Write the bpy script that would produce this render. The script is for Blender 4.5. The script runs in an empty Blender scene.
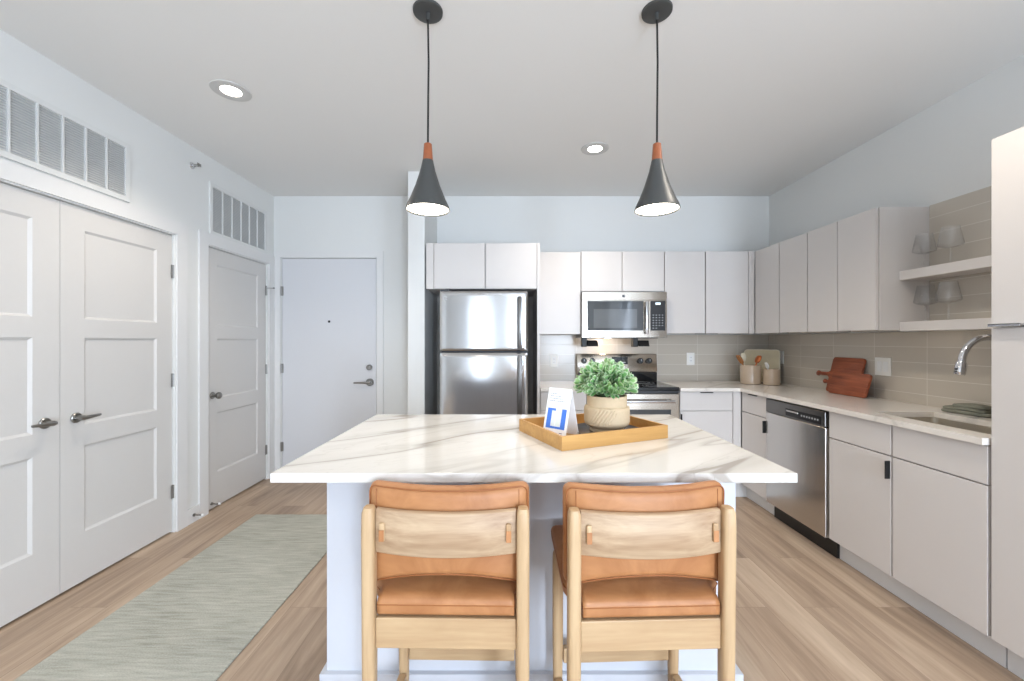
import bpy, bmesh, math, random
from mathutils import Vector, Matrix
random.seed(7)
PI = math.pi
scene = bpy.context.scene
COL = scene.collection

# ------------------------------------------------------------------ camera, world, exposure
H = 1.31                       # eye height
F = 405.0                      # focal length in pixels of a 1024 px wide frame
cam_d = bpy.data.cameras.new('camera')
cam = bpy.data.objects.new('camera', cam_d)
COL.objects.link(cam)
cam.location = (0, 0, H)
cam.rotation_euler = (PI / 2, 0, 0)
cam_d.sensor_width = 36.0
cam_d.lens = 36.0 * F / 1024.0
cam_d.shift_x = 0.002
cam_d.clip_start = 0.02
scene.camera = cam

scene.view_settings.view_transform = 'Standard'
scene.view_settings.look = 'None'
scene.view_settings.gamma = 1.0
scene.view_settings.exposure = 0.2
scene.view_settings.use_curve_mapping = False

world = bpy.data.worlds.new('sky')
scene.world = world
world.use_nodes = True
wb = world.node_tree.nodes['Background']
wb.inputs[0].default_value = (0.62, 0.78, 1.0, 1)
wb.inputs[1].default_value = 1.6


def area_light(name, loc, rot, sx, sy, power, color):
    d = bpy.data.lights.new(name, 'AREA')
    d.shape = 'RECTANGLE'; d.size = sx; d.size_y = sy
    d.energy = power; d.color = color
    o = bpy.data.objects.new(name, d)
    o.location = loc; o.rotation_euler = rot
    COL.objects.link(o)
    return o


# daylight pouring through the two windows of the living side, behind the camera
YR = -3.4                      # rear wall
WIN = [(-1.06, -0.48, 0.03, 2.35), (0.98, 1.82, 0.12, 2.35)]  # first follows the fridge reflection, second is added to bring in more daylight
WSIDE = (-2.42, -1.30, 0.12, 2.55)          # third window, in the right wall behind the camera
DAY = (0.70, 0.825, 1.0)
for (x0, x1, z0, z1), p in zip(WIN, (28, 200)):
    area_light('daylight', ((x0 + x1) / 2, YR - 0.10, (z0 + z1) / 2), (PI / 2 + 0.2, 0, 0), x1 - x0, z1 - z0, p, DAY)
area_light('daylight', (2.515 + 0.10, (WSIDE[0] + WSIDE[1]) / 2, (WSIDE[2] + WSIDE[3]) / 2), (PI / 2 + 0.2, 0, PI / 2), WSIDE[1] - WSIDE[0], WSIDE[3] - WSIDE[2], 75, DAY)


def lamp_light(name, loc, power, color, radius=0.05, spot=None, blend=0.5):
    d = bpy.data.lights.new(name, 'SPOT' if spot else 'POINT')
    d.energy = power; d.color = color; d.shadow_soft_size = radius
    if spot:
        d.spot_size = math.radians(spot); d.spot_blend = blend
    o = bpy.data.objects.new(name, d)
    o.location = loc
    COL.objects.link(o)
    return o


WARM = (1.0, 0.90, 0.78)

# ------------------------------------------------------------------ materials
MATS = {}


class NT:
    """tiny helper round a material node tree"""
    def __init__(self, name):
        self.m = bpy.data.materials.new(name)
        self.m.use_nodes = True
        self.t = self.m.node_tree
        self.b = self.t.nodes['Principled BSDF']
        MATS[name] = self.m

    def n(self, kind, **kw):
        nd = self.t.nodes.new(kind)
        for k, v in kw.items():
            if k.startswith('i_'):
                nd.inputs[k[2:].replace('_', ' ')].default_value = v
            else:
                setattr(nd, k, v)
        return nd

    def l(self, a, b):
        self.t.links.new(a, b)

    def setp(self, **kw):
        for k, v in kw.items():
            self.b.inputs[k].default_value = v

    def math(self, op, a, b=None, clamp=False):
        nd = self.n('ShaderNodeMath', operation=op, use_clamp=clamp)
        for i, v in enumerate((a, b)):
            if v is None:
                continue
            if hasattr(v, 'links'):
                self.l(v, nd.inputs[i])
            else:
                nd.inputs[i].default_value = v
        return nd.outputs[0]

    def mix(self, fac, a, b, blend='MIX'):
        nd = self.n('ShaderNodeMix', data_type='RGBA', blend_type=blend)
        for sock, v in ((nd.inputs[0], fac), (nd.inputs[6], a), (nd.inputs[7], b)):
            if hasattr(v, 'links'):
                self.l(v, sock)
            elif sock is nd.inputs[0]:
                sock.default_value = v
            else:
                sock.default_value = (*v, 1) if len(v) == 3 else v
        return nd.outputs[2]

    def coords(self, scale=(1, 1, 1), rot=(0, 0, 0), loc=(0, 0, 0), world=False):
        if world:
            src = self.n('ShaderNodeNewGeometry').outputs['Position']
        else:
            src = self.n('ShaderNodeTexCoord').outputs['Object']
        mp = self.n('ShaderNodeMapping')
        mp.inputs['Scale'].default_value = scale
        mp.inputs['Rotation'].default_value = rot
        mp.inputs['Location'].default_value = loc
        self.l(src, mp.inputs[0])
        return mp.outputs[0]

    def noise(self, vec, scale, detail=4, rough=0.5, dist=0.0):
        nd = self.n('ShaderNodeTexNoise')
        nd.inputs['Scale'].default_value = scale
        nd.inputs['Detail'].default_value = detail
        nd.inputs['Roughness'].default_value = rough
        nd.inputs['Distortion'].default_value = dist
        self.l(vec, nd.inputs['Vector'])
        return nd.outputs['Fac']

    def ramp(self, fac, stops):
        nd = self.n('ShaderNodeValToRGB')
        e = nd.color_ramp.elements
        while len(e) < len(stops):
            e.new(0.5)
        for el, (p, c) in zip(e, stops):
            el.position = p
            el.color = (*c, 1) if len(c) == 3 else c
        self.l(fac, nd.inputs[0])
        return nd.outputs[0]

    def bump(self, height, strength, distance=0.01):
        nd = self.n('ShaderNodeBump')
        nd.inputs['Strength'].default_value = strength
        nd.inputs['Distance'].default_value = distance
        self.l(height, nd.inputs['Height'])
        self.l(nd.outputs[0], self.b.inputs['Normal'])


def s2l(c):
    return tuple(((v / 255) / 12.92) if v / 255 <= 0.04045 else ((v / 255 + 0.055) / 1.055) ** 2.4 for v in c)


def plain(name, rgb, rough=0.5, metal=0.0, bump=0.0, bscale=60, spec=0.5, coat=0.0, var=0.03):
    k = NT(name)
    base = s2l(rgb)
    co = k.coords()
    nz = k.noise(co, bscale, 3)
    if var:
        a = tuple(max(0, v * (1 - var)) for v in base); b = tuple(min(1, v * (1 + var)) for v in base)
        k.l(k.mix(nz, a, b), k.b.inputs['Base Color'])
    else:
        k.setp(**{'Base Color': (*base, 1)})
    k.setp(Roughness=rough, Metallic=metal)
    k.b.inputs['Specular IOR Level'].default_value = spec
    k.b.inputs['Coat Weight'].default_value = coat
    if bump:
        k.bump(nz, bump, 0.002)
    return k.m


def emit(name, rgb, strength):
    k = NT(name)
    k.setp(**{'Base Color': (*s2l(rgb), 1)})
    k.b.inputs['Emission Color'].default_value = (*s2l(rgb), 1)
    k.b.inputs['Emission Strength'].default_value = strength
    return k.m


plain('wall_paint', (226, 226, 223), 0.6, bump=0.05, bscale=220, var=0.01)
plain('ceiling_paint', (234, 233, 230), 0.8, bump=0.08, bscale=180, var=0.015)
plain('trim_white', (226, 225, 223), 0.38, var=0.01)
plain('door_white', (212, 209, 205), 0.42, var=0.01)
plain('entry_white', (216, 216, 218), 0.45, var=0.01)
plain('cabinet_white', (214, 209, 205), 0.35, var=0.012, bscale=8)
plain('cabinet_body', (205, 202, 198), 0.5, var=0.01)
plain('island_white', (208, 210, 216), 0.4, var=0.01)
plain('vent_white', (222, 222, 219), 0.5, var=0.01)
plain('vent_dark', (205, 205, 204), 0.8)
plain('black_plastic', (22, 22, 23), 0.38)
plain('black_metal', (38, 38, 38), 0.45, 0.4)
plain('fridge_side', (72, 75, 80), 0.45, 0.3)
plain('pendant_black', (72, 73, 72), 0.42, 0.2)
plain('brushed_nickel', (150, 148, 144), 0.3, 1.0)
plain('chrome', (214, 214, 216), 0.12, 1.0)
plain('outlet_white', (238, 236, 230), 0.35, var=0.01)
plain('plastic_white', (238, 238, 236), 0.4, var=0.01)
plain('crock', (188, 168, 146), 0.18, coat=0.4, bscale=25)
plain('pot', (200, 178, 146), 0.75, bump=0.25, bscale=90, var=0.06)
plain('stem_green', (96, 118, 74), 0.6)
plain('soil', (70, 52, 40), 0.95, bump=0.8, bscale=120, var=0.3)
plain('towel', (130, 131, 118), 0.95, bump=0.6, bscale=300, var=0.12)
plain('card_white', (244, 244, 244), 0.55, var=0.005)
plain('card_blue', (70, 122, 214), 0.5, var=0.02)
plain('card_grey', (118, 124, 142), 0.6)
plain('card_pale', (226, 232, 226), 0.6)
plain('serving_tray', (206, 194, 162), 0.45, var=0.12, bscale=18)
plain('tray_rim', (220, 212, 190), 0.4)
plain('copper', (206, 120, 72), 0.28, 0.6)
plain('walnut_sleeve', (150, 84, 50), 0.4, var=0.15)
plain('rubber', (60, 60, 60), 0.7)
plain('button_grey', (176, 178, 180), 0.5)
plain('sink_steel', (214, 207, 194), 0.42, 1.0)
plain('mirror_plate', (36, 39, 42), 0.3)
plain('lens_ring', (204, 203, 200), 0.5)
emit('lamp_glow', (255, 246, 230), 9.0)
emit('downlight_glow', (255, 248, 236), 14.0)
emit('clock_glow', (214, 228, 235), 1.2)

# glass (clear drinking glass)
k = NT('clear_glass')
k.t.nodes.remove(k.b)
tr = k.n('ShaderNodeBsdfTransparent'); tr.inputs[0].default_value = (0.995, 0.995, 0.995, 1)
gl = k.n('ShaderNodeBsdfGlossy'); gl.inputs['Roughness'].default_value = 0.03
lw = k.n('ShaderNodeLayerWeight'); mx = k.n('ShaderNodeMixShader')
k.l(k.math('ADD', k.math('MULTIPLY', k.math('POWER', lw.outputs['Facing'], 4.0), 0.75), 0.03), mx.inputs[0]); k.l(tr.outputs[0], mx.inputs[1]); k.l(gl.outputs[0], mx.inputs[2])
df = k.n('ShaderNodeBsdfDiffuse'); df.inputs[0].default_value = (0.95, 0.97, 0.98, 1); m2 = k.n('ShaderNodeMixShader'); m2.inputs[0].default_value = 0.035  # faint white diffuse imitates highlights on the bowls
k.l(mx.outputs[0], m2.inputs[1]); k.l(df.outputs[0], m2.inputs[2])
k.l(m2.outputs[0], k.t.nodes['Material Output'].inputs[0])
# thin window pane
k = NT('window_pane')
k.t.nodes.remove(k.b)
tr = k.n('ShaderNodeBsdfTransparent'); gl = k.n('ShaderNodeBsdfGlossy'); gl.inputs['Roughness'].default_value = 0.0
lw = k.n('ShaderNodeLayerWeight'); mx = k.n('ShaderNodeMixShader')
k.l(k.math('ADD', k.math('MULTIPLY', k.math('POWER', lw.outputs['Facing'], 5.0), 0.9), 0.02), mx.inputs[0]); k.l(tr.outputs[0], mx.inputs[1]); k.l(gl.outputs[0], mx.inputs[2])
k.l(mx.outputs[0], k.t.nodes['Material Output'].inputs[0])

# dark oven / cooktop glass
k = NT('black_glass')
k.setp(**{'Base Color': (0.012, 0.013, 0.015, 1), 'Roughness': 0.06, 'IOR': 1.5})
k = NT('screen_glass')
k.setp(**{'Base Color': (0.10, 0.105, 0.11, 1), 'Roughness': 0.08, 'IOR': 1.7})
k = NT('oven_glass')
k.setp(**{'Base Color': (0.05, 0.055, 0.06, 1), 'Roughness': 0.05, 'IOR': 1.6})


def steel(name, rgb, axis, rough=0.24, wav=0.12):
    """brushed stainless: grain along one axis and a slight oil-canning of the sheet"""
    k = NT(name)
    sc = {'x': (2, 260, 260), 'y': (260, 2, 260), 'z': (260, 260, 2)}[axis]
    g = k.noise(k.coords(sc), 1.0, 2)
    base = s2l(rgb)
    k.l(k.mix(g, tuple(v * 0.93 for v in base), tuple(min(1, v * 1.05) for v in base)), k.b.inputs['Base Color'])
    k.setp(Metallic=1.0, Roughness=rough)
    low = k.noise(k.coords((5, 5, 0.6)), 1.0, 1)
    k.bump(low, wav, 0.02)
    return k.m


steel('steel', (192, 191, 191), 'z', 0.16)
steel('steel_side', (205, 202, 198), 'y', 0.22)
steel('steel_dark', (120, 118, 116), 'y', 0.3)
steel('steel_x', (188, 180, 169), 'x', 0.2)


def wood(name, light, dark, axis, scale=1.0, rough=0.5, contrast=1.0, coat=0.0):
    k = NT(name)
    st = {'x': (0.8, 14, 14), 'y': (14, 0.8, 14), 'z': (14, 14, 0.8)}[axis]
    co = k.coords(tuple(v * scale for v in st))
    n1 = k.noise(co, 1.0, 5, 0.6, 1.2)
    n2 = k.noise(k.coords(tuple(v * scale * 5 for v in st)), 1.0, 3, 0.6)
    f = k.math('ADD', k.math('MULTIPLY', n1, 0.75), k.math('MULTIPLY', n2, 0.25))
    k.l(k.ramp(f, [(0.5 - 0.22 / contrast, s2l(dark)), (0.5 + 0.14 / contrast, s2l(light))]), k.b.inputs['Base Color'])
    k.setp(Roughness=rough)
    k.b.inputs['Coat Weight'].default_value = coat
    k.bump(n2, 0.12, 0.001)
    return k.m


for ax in 'xyz':
    wood('chair_wood_' + ax, (198, 168, 129), (164, 128, 90), ax, 1.0, 0.5)
wood('chair_back_wood', (195, 168, 136), (154, 122, 92), 'x', 0.9, 0.5, 1.6)
wood('bamboo', (204, 158, 94), (180, 132, 72), 'x', 1.4, 0.42)
wood('red_wood_y', (170, 92, 58), (104, 48, 30), 'y', 1.6, 0.42, 1.3)
wood('spoon_wood', (176, 118, 64), (130, 80, 40), 'z', 2.0, 0.5)

# leather
k = NT('leather')
co = k.coords()
n1 = k.noise(co, 7, 4, 0.6, 0.6)
n2 = k.noise(co, 260, 3)
k.l(k.ramp(n1, [(0.25, s2l((154, 98, 56))), (0.75, s2l((192, 136, 88)))]), k.b.inputs['Base Color'])
k.setp(Roughness=0.5)
hh = k.math('ADD', k.math('MULTIPLY', n1, 1.0), k.math('MULTIPLY', n2, 0.06))
k.bump(hh, 0.25, 0.012)
plain('leather_seam', (150, 92, 48), 0.6)

# plank floor (boards run towards the entry)
k = NT('floor_planks')
pos = k.n('ShaderNodeNewGeometry').outputs['Position']
sep = k.n('ShaderNodeSeparateXYZ'); k.l(pos, sep.inputs[0])
cmb = k.n('ShaderNodeCombineXYZ'); k.l(sep.outputs[1], cmb.inputs[0]); k.l(sep.outputs[0], cmb.inputs[1])
br = k.n('ShaderNodeTexBrick', offset=0.37, offset_frequency=2)
br.inputs['Scale'].default_value = 1.0
br.inputs['Brick Width'].default_value = 1.22
br.inputs['Row Height'].default_value = 0.18
br.inputs['Mortar Size'].default_value = 0.0012
br.inputs['Mortar Smooth'].default_value = 0.0
br.inputs['Bias'].default_value = 0.0
br.inputs['Color1'].default_value = (0, 0, 0, 1)
br.inputs['Color2'].default_value = (1, 1, 1, 1)
br.inputs['Mortar'].default_value = (0.5, 0.5, 0.5, 1)
k.l(cmb.outputs[0], br.inputs['Vector'])
bw = k.n('ShaderNodeRGBToBW'); k.l(br.outputs['Color'], bw.inputs[0])
off = k.n('ShaderNodeCombineXYZ'); k.l(k.math('MULTIPLY', bw.outputs[0], 37.0), off.inputs[2])
va = k.n('ShaderNodeVectorMath', operation='ADD'); k.l(pos, va.inputs[0]); k.l(off.outputs[0], va.inputs[1])
mp = k.n('ShaderNodeMapping'); mp.inputs['Scale'].default_value = (9, 0.75, 9); k.l(va.outputs[0], mp.inputs[0])
g1 = k.noise(mp.outputs[0], 1.0, 6, 0.62, 1.3)
mp2 = k.n('ShaderNodeMapping'); mp2.inputs['Scale'].default_value = (60, 2.5, 60); k.l(va.outputs[0], mp2.inputs[0])
g2 = k.noise(mp2.outputs[0], 1.0, 4, 0.6)
fac = k.math('ADD', k.math('MULTIPLY', g1, 0.62), k.math('MULTIPLY', g2, 0.2))
fac = k.math('ADD', fac, k.math('MULTIPLY', bw.outputs[0], 0.16))
wc = k.ramp(fac, [(0.28, s2l((130, 109, 91))), (0.48, s2l((177, 153, 130))), (0.68, s2l((206, 184, 160)))])
wc = k.mix(k.math('MULTIPLY', br.outputs['Fac'], 0.45), wc, s2l((110, 88, 70)))
k.l(wc, k.b.inputs['Base Color'])
k.setp(Roughness=0.42)
k.bump(k.math('SUBTRACT', k.math('MULTIPLY', g2, 0.3), br.outputs['Fac']), 0.18, 0.002)


def tiles(name, axis, u_off, z_off, w=0.36, h=0.096):
    k = NT(name)
    pos = k.n('ShaderNodeNewGeometry').outputs['Position']
    sep = k.n('ShaderNodeSeparateXYZ'); k.l(pos, sep.inputs[0])
    cmb = k.n('ShaderNodeCombineXYZ')
    k.l(k.math('ADD', sep.outputs[0 if axis == 'x' else 1], u_off), cmb.inputs[0])
    k.l(k.math('ADD', sep.outputs[2], z_off), cmb.inputs[1])
    br = k.n('ShaderNodeTexBrick', offset=0.0)
    for nm, v in (('Scale', 1.0), ('Brick Width', w), ('Row Height', h), ('Mortar Size', 0.0016), ('Mortar Smooth', 0.1), ('Bias', 0.0)):
        br.inputs[nm].default_value = v
    br.inputs['Color1'].default_value = (*s2l((190, 181, 168)), 1)
    br.inputs['Color2'].default_value = (*s2l((199, 191, 178)), 1)
    br.inputs['Mortar'].default_value = (*s2l((218, 213, 204)), 1)
    k.l(cmb.outputs[0], br.inputs['Vector'])
    k.l(br.outputs['Color'], k.b.inputs['Base Color'])
    k.setp(Roughness=0.22)
    nz = k.noise(pos, 9, 2)
    k.bump(k.math('SUBTRACT', k.math('MULTIPLY', nz, 0.25), br.outputs['Fac']), 0.22, 0.002)


tiles('tile_back', 'x', -1.426 + 0.39 * 4, 0.096 * 2 - 0.022, 0.39)
tiles('tile_right', 'y', -2.432 + 0.352 * 8, 0.096 * 2 - 0.022, 0.352)


def quartz(name, rot, strength, warm):
    k = NT(name)
    src = k.n('ShaderNodeNewGeometry').outputs['Position']
    mpn = k.n('ShaderNodeMapping', vector_type='TEXTURE')
    mpn.inputs['Rotation'].default_value = (0, 0, rot)
    mpn.inputs['Scale'].default_value = (3.0, 0.5, 1.0)
    mpn.inputs['Location'].default_value = (0.9, 0.25, 0.3)
    k.l(src, mpn.inputs[0])
    co = mpn.outputs[0]
    n = k.noise(co, 1.7, 3, 0.45, 0.3)
    d = k.math('ABSOLUTE', k.math('SUBTRACT', n, 0.5))
    v1 = k.math('SUBTRACT', 1.0, k.math('DIVIDE', d, 0.017), clamp=True)
    halo = k.math('SUBTRACT', 1.0, k.math('DIVIDE', d, 0.075), clamp=True)
    n2 = k.noise(co, 2.6, 4, 0.6, 0.9)
    d2 = k.math('ABSOLUTE', k.math('SUBTRACT', n2, 0.52))
    v2 = k.math('SUBTRACT', 1.0, k.math('DIVIDE', d2, 0.012), clamp=True)
    mask = k.noise(co, 0.9, 2)
    mk = k.math('MULTIPLY', k.math('SUBTRACT', mask, 0.28), 4.5, clamp=True)
    vein = k.math('MULTIPLY', k.math('ADD', k.math('MULTIPLY', v1, 0.9), k.math('MULTIPLY', halo, 0.5)), mk)
    vein = k.math('ADD', vein, k.math('MULTIPLY', k.math('MULTIPLY', v2, mk), 0.3), clamp=True)
    col = k.mix(k.math('MULTIPLY', vein, strength), s2l(warm), s2l((146, 136, 124)))
    k.l(col, k.b.inputs['Base Color'])
    k.setp(Roughness=0.12)


quartz('quartz_island', 0.56, 0.78, (222, 218, 211))
quartz('quartz_counter', 0.9, 0.25, (232, 226, 218))

# woven runner
k = NT('rug_weave')
co = k.coords((6, 70, 1))
n1 = k.noise(co, 1.0, 4, 0.65, 0.3)
n2 = k.noise(k.coords((120, 240, 10)), 1.0, 2)
n3 = k.noise(k.coords((1.2, 2.2, 1)), 1.0, 3)
f = k.math('ADD', k.math('MULTIPLY', n1, 0.5), k.math('ADD', k.math('MULTIPLY', n2, 0.2), k.math('MULTIPLY', n3, 0.3)))
k.l(k.ramp(f, [(0.32, s2l((140, 139, 127))), (0.5, s2l((176, 175, 163))), (0.68, s2l((203, 201, 189)))]), k.b.inputs['Base Color'])
k.setp(Roughness=0.95)
k.bump(k.math('ADD', n1, n2), 0.5, 0.004)

# plant leaves: each leaf its own green, pale edge where the leaf is variegated
k = NT('leaf')
geo = k.n('ShaderNodeNewGeometry')
at = k.n('ShaderNodeAttribute', attribute_name='rim')
g = k.ramp(geo.outputs['Random Per Island'], [(0.0, s2l((92, 142, 82))), (0.5, s2l((126, 176, 108))), (1.0, s2l((164, 204, 134)))])
k.l(k.mix(k.math('MULTIPLY', at.outputs['Fac'], 0.9), g, s2l((226, 236, 204))), k.b.inputs['Base Color'])
k.setp(Roughness=0.45)

# ------------------------------------------------------------------ mesh helper
ORIG = {}


class MB:
    def __init__(self):
        self.bm = bmesh.new()

    def _add(self, t, mat=None):
        if mat is not None:
            t.transform(mat)
        me = bpy.data.meshes.new('tmp')
        t.to_mesh(me); t.free()
        self.bm.from_mesh(me)
        bpy.data.meshes.remove(me)

    def box(self, x0, x1, y0, y1, z0, z1, bev=0.0, seg=2, mat=None):
        t = bmesh.new()
        bmesh.ops.create_cube(t, size=1.0)
        bmesh.ops.scale(t, vec=(abs(x1 - x0), abs(y1 - y0), abs(z1 - z0)), verts=t.verts)
        bmesh.ops.translate(t, vec=((x0 + x1) / 2, (y0 + y1) / 2, (z0 + z1) / 2), verts=t.verts)
        if bev:
            bmesh.ops.bevel(t, geom=list(t.edges), offset=bev, segments=seg, affect='EDGES', profile=0.5)
        self._add(t, mat)
        return self

    def lathe(self, prof, center=(0, 0, 0), seg=40, mat=None, close_top=False, close_bot=False):
        """prof = [(r, z)...] turned about z"""
        t = bmesh.new()
        rings = []
        for r, z in prof:
            rings.append([t.verts.new((r * math.cos(2 * PI * i / seg), r * math.sin(2 * PI * i / seg), z)) for i in range(seg)])
        for a, b in zip(rings, rings[1:]):
            for i in range(seg):
                j = (i + 1) % seg
                t.faces.new((a[i], a[j], b[j], b[i]))
        if close_bot:
            t.faces.new(list(reversed(rings[0])))
        if close_top:
            t.faces.new(rings[-1])
        bmesh.ops.recalc_face_normals(t, faces=t.faces)
        m = Matrix.Translation(center) @ (mat or Matrix())
        self._add(t, m)
        return self

    def cyl(self, c, r, h, axis='z', seg=28, bev=0.0):
        """cylinder starting at c and running h along the axis"""
        b = min(bev, r * 0.5, abs(h) * 0.45)
        prof = [(r, 0), (r, h)] if not b else [(r - b, 0), (r, b), (r, h - b), (r - b, h)]
        rot = {'z': Matrix(), 'x': Matrix.Rotation(PI / 2, 4, 'Y'), 'y': Matrix.Rotation(-PI / 2, 4, 'X')}[axis]
        return self.lathe(prof, c, seg, rot, True, True)

    def tube(self, pts, r, seg=12, closed=False, radii=None):
        t = bmesh.new()
        P = [Vector(p) for p in pts]
        n = len(P)
        rings = []
        prev = None
        for i in range(n):
            a = P[(i - 1) % n] if (closed or i > 0) else P[i]
            b = P[(i + 1) % n] if (closed or i < n - 1) else P[i]
            d = (b - a).normalized()
            if prev is None:
                up = Vector((0, 0, 1)) if abs(d.z) < 0.9 else Vector((1, 0, 0))
                u = d.cross(up).normalized()
            else:
                u = (prev - d * prev.dot(d)).normalized()
            prev = u
            w = d.cross(u).normalized()
            rr = radii[i] if radii else r
            rings.append([t.verts.new(P[i] + u * rr * math.cos(2 * PI * q / seg) + w * rr * math.sin(2 * PI * q / seg)) for q in range(seg)])
        rng = n if closed else n - 1
        for i in range(rng):
            a, b = rings[i], rings[(i + 1) % n]
            for q in range(seg):
                s = (q + 1) % seg
                t.faces.new((a[q], a[s], b[s], b[q]))
        if not closed:
            t.faces.new(list(reversed(rings[0]))); t.faces.new(rings[-1])
        bmesh.ops.recalc_face_normals(t, faces=t.faces)
        self._add(t)
        return self

    def prism(self, poly, d0, d1, plane='xz', bev=0.0, mat=None):
        """extrude a 2D outline; plane xz -> thickness along y, xy -> along z, yz -> along x"""
        t = bmesh.new()
        def pt(p, d):
            return {'xz': (p[0], d, p[1]), 'xy': (p[0], p[1], d), 'yz': (d, p[0], p[1])}[plane]
        a = [t.verts.new(pt(p, d0)) for p in poly]
        b = [t.verts.new(pt(p, d1)) for p in poly]
        n = len(poly)
        t.faces.new(a); t.faces.new(list(reversed(b)))
        for i in range(n):
            j = (i + 1) % n
            t.faces.new((a[j], a[i], b[i], b[j]))
        bmesh.ops.recalc_face_normals(t, faces=t.faces)
        if bev:
            ed = [e for e in t.edges if len(e.link_faces) == 2 and e.calc_face_angle(0) > 0.9]
            bmesh.ops.bevel(t, geom=ed, offset=bev, segments=2, affect='EDGES', profile=0.5)
        self._add(t, mat)
        return self

    def rbox(self, sx, sy, sz, r, n=10, fn=None, mat=None):
        """rounded soft box centred on the origin, deformed by fn(Vector) -> Vector"""
        t = bmesh.new()
        bmesh.ops.create_cube(t, size=2.0)
        bmesh.ops.subdivide_edges(t, edges=list(t.edges), cuts=n, use_grid_fill=True)
        hx, hy, hz = sx / 2, sy / 2, sz / 2
        r = min(r, hx, hy, hz)
        for v in t.verts:
            # pull the grid lines towards the edges so that rounding has verts
            p = Vector([math.copysign(abs(c) ** 0.6, c) for c in v.co])
            q = Vector((p.x * hx, p.y * hy, p.z * hz))
            inner = Vector((max(-hx + r, min(hx - r, q.x)), max(-hy + r, min(hy - r, q.y)), max(-hz + r, min(hz - r, q.z))))
            d = q - inner
            if d.length > 1e-9:
                q = inner + d.normalized() * r
            v.co = fn(q) if fn else q
        bmesh.ops.recalc_face_normals(t, faces=t.faces)
        self._add(t, mat)
        return self

    def slab(self, us, vs, inside, d0, d1, mp):
        """plate with holes: grid of cells kept where inside(i, j); mp(u, v, d) -> point"""
        t = bmesh.new()
        cache = {}
        def V(i, j, d):
            key = (i, j, d)
            if key not in cache:
                cache[key] = t.verts.new(mp(us[i], vs[j], d))
            return cache[key]
        nu, nv = len(us) - 1, len(vs) - 1
        ok = lambda i, j: 0 <= i < nu and 0 <= j < nv and inside(i, j)
        for i in range(nu):
            for j in range(nv):
                if not ok(i, j):
                    continue
                for d in (d0, d1):
                    t.faces.new((V(i, j, d), V(i + 1, j, d), V(i + 1, j + 1, d), V(i, j + 1, d)))
                for (di, dj, a, b) in ((-1, 0, (i, j), (i, j + 1)), (1, 0, (i + 1, j), (i + 1, j + 1)), (0, -1, (i, j), (i + 1, j)), (0, 1, (i, j + 1), (i + 1, j + 1))):
                    if not ok(i + di, j + dj):
                        t.faces.new((V(*a, d0), V(*b, d0), V(*b, d1), V(*a, d1)))
        bmesh.ops.recalc_face_normals(t, faces=t.faces)
        self._add(t)
        return self

    def quad(self, *pts):
        self.bm.faces.new([self.bm.verts.new(p) for p in pts])
        return self

    def build(self, name, mat, parent=None, smooth=False, loc=None):
        me = bpy.data.meshes.new(name)
        org = ORIG.get(parent.name, Vector()) if parent else Vector(loc or (0, 0, 0))
        if org.length:
            bmesh.ops.translate(self.bm, vec=-org, verts=self.bm.verts)
        self.bm.to_mesh(me); self.bm.free()
        if smooth:
            for p in me.polygons:
                p.use_smooth = True
            if smooth != 'all':
                try:
                    me.set_sharp_from_angle(angle=math.radians(smooth if smooth is not True else 38))
                except Exception:
                    pass
        me.materials.append(MATS[mat])
        o = bpy.data.objects.new(name, me)
        COL.objects.link(o)
        if parent:
            o.parent = parent
            ORIG[o.name] = org
        elif loc:
            o.location = loc
            ORIG[o.name] = org
        return o


def tag(o, label, cat, group=None):
    o['label'] = label; o['category'] = cat
    if group:
        o['group'] = group
    return o


def thing(name, label, cat, loc, group=None, rotz=0.0, local=False):
    o = bpy.data.objects.new(name, None)
    o.empty_display_size = 0.05
    COL.objects.link(o)
    o.location = loc; o.rotation_euler = (0, 0, rotz)
    ORIG[o.name] = Vector() if local else Vector(loc)
    return tag(o, label, cat, group)


def struct(o, label=None):
    o['kind'] = 'structure'
    if label:
        o['label'] = label
    return o


def copy_thing(root, loc, label, rotz=None):
    r = root.copy(); COL.objects.link(r); r.location = loc; r['label'] = label
    if rotz is not None:
        r.rotation_euler = (0, 0, rotz)
    def kids(src, dst):
        for ch in [c for c in bpy.data.objects if c.parent is src]:
            c = ch.copy(); COL.objects.link(c); c.parent = dst
            kids(ch, c)
    kids(root, r)
    return r


# ------------------------------------------------------------------ room shell
CEIL = 2.71
XL, XR = -2.29, 2.515          # wall faces
YB = 3.93                        # back wall face
DL = -2.305                       # face of the doors in the left wall

struct(MB().box(XL - 0.2, XR + 0.2, YR - 0.3, YB + 0.2, -0.1, 0).build('floor', 'floor_planks'), 'light oak toned plank floor')
struct(MB().box(XL - 0.2, XR + 0.2, YR - 0.3, YB + 0.2, CEIL, CEIL + 0.1).build('ceiling', 'ceiling_paint'), 'flat white painted ceiling')

CL0, CLM, CL1 = 1.385, 2.0745, 2.762        # closet: leaf, meeting edge, leaf
HD0, HD1 = 3.071, 3.822                      # hall door
DT = 2.025                                    # door head
ml = lambda u, v, d: (XL - d, u, v)
us = [YR - 0.2, CL0 - 0.004, CL1 + 0.004, HD0 - 0.004, HD1 + 0.004, YB + 0.15]
vs = [0, DT + 0.004, CEIL]
struct(MB().slab(us, vs, lambda i, j: not (j == 0 and i in (1, 3)), 0.0, 0.09, ml)
       .slab([us[0], us[-1]], [0, CEIL], lambda i, j: True, 0.09, 0.18, ml).build('wall_left', 'wall_paint'), 'white left wall with closet and hall doors')
mbk = lambda u, v, d: (u, YB + d, v)
FD0, FD1, FDT = -2.213, -1.30, 2.105
us = [XL - 0.18, FD0 - 0.004, FD1 + 0.004, XR + 0.15]
vs = [0, FDT + 0.004, CEIL]
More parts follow.
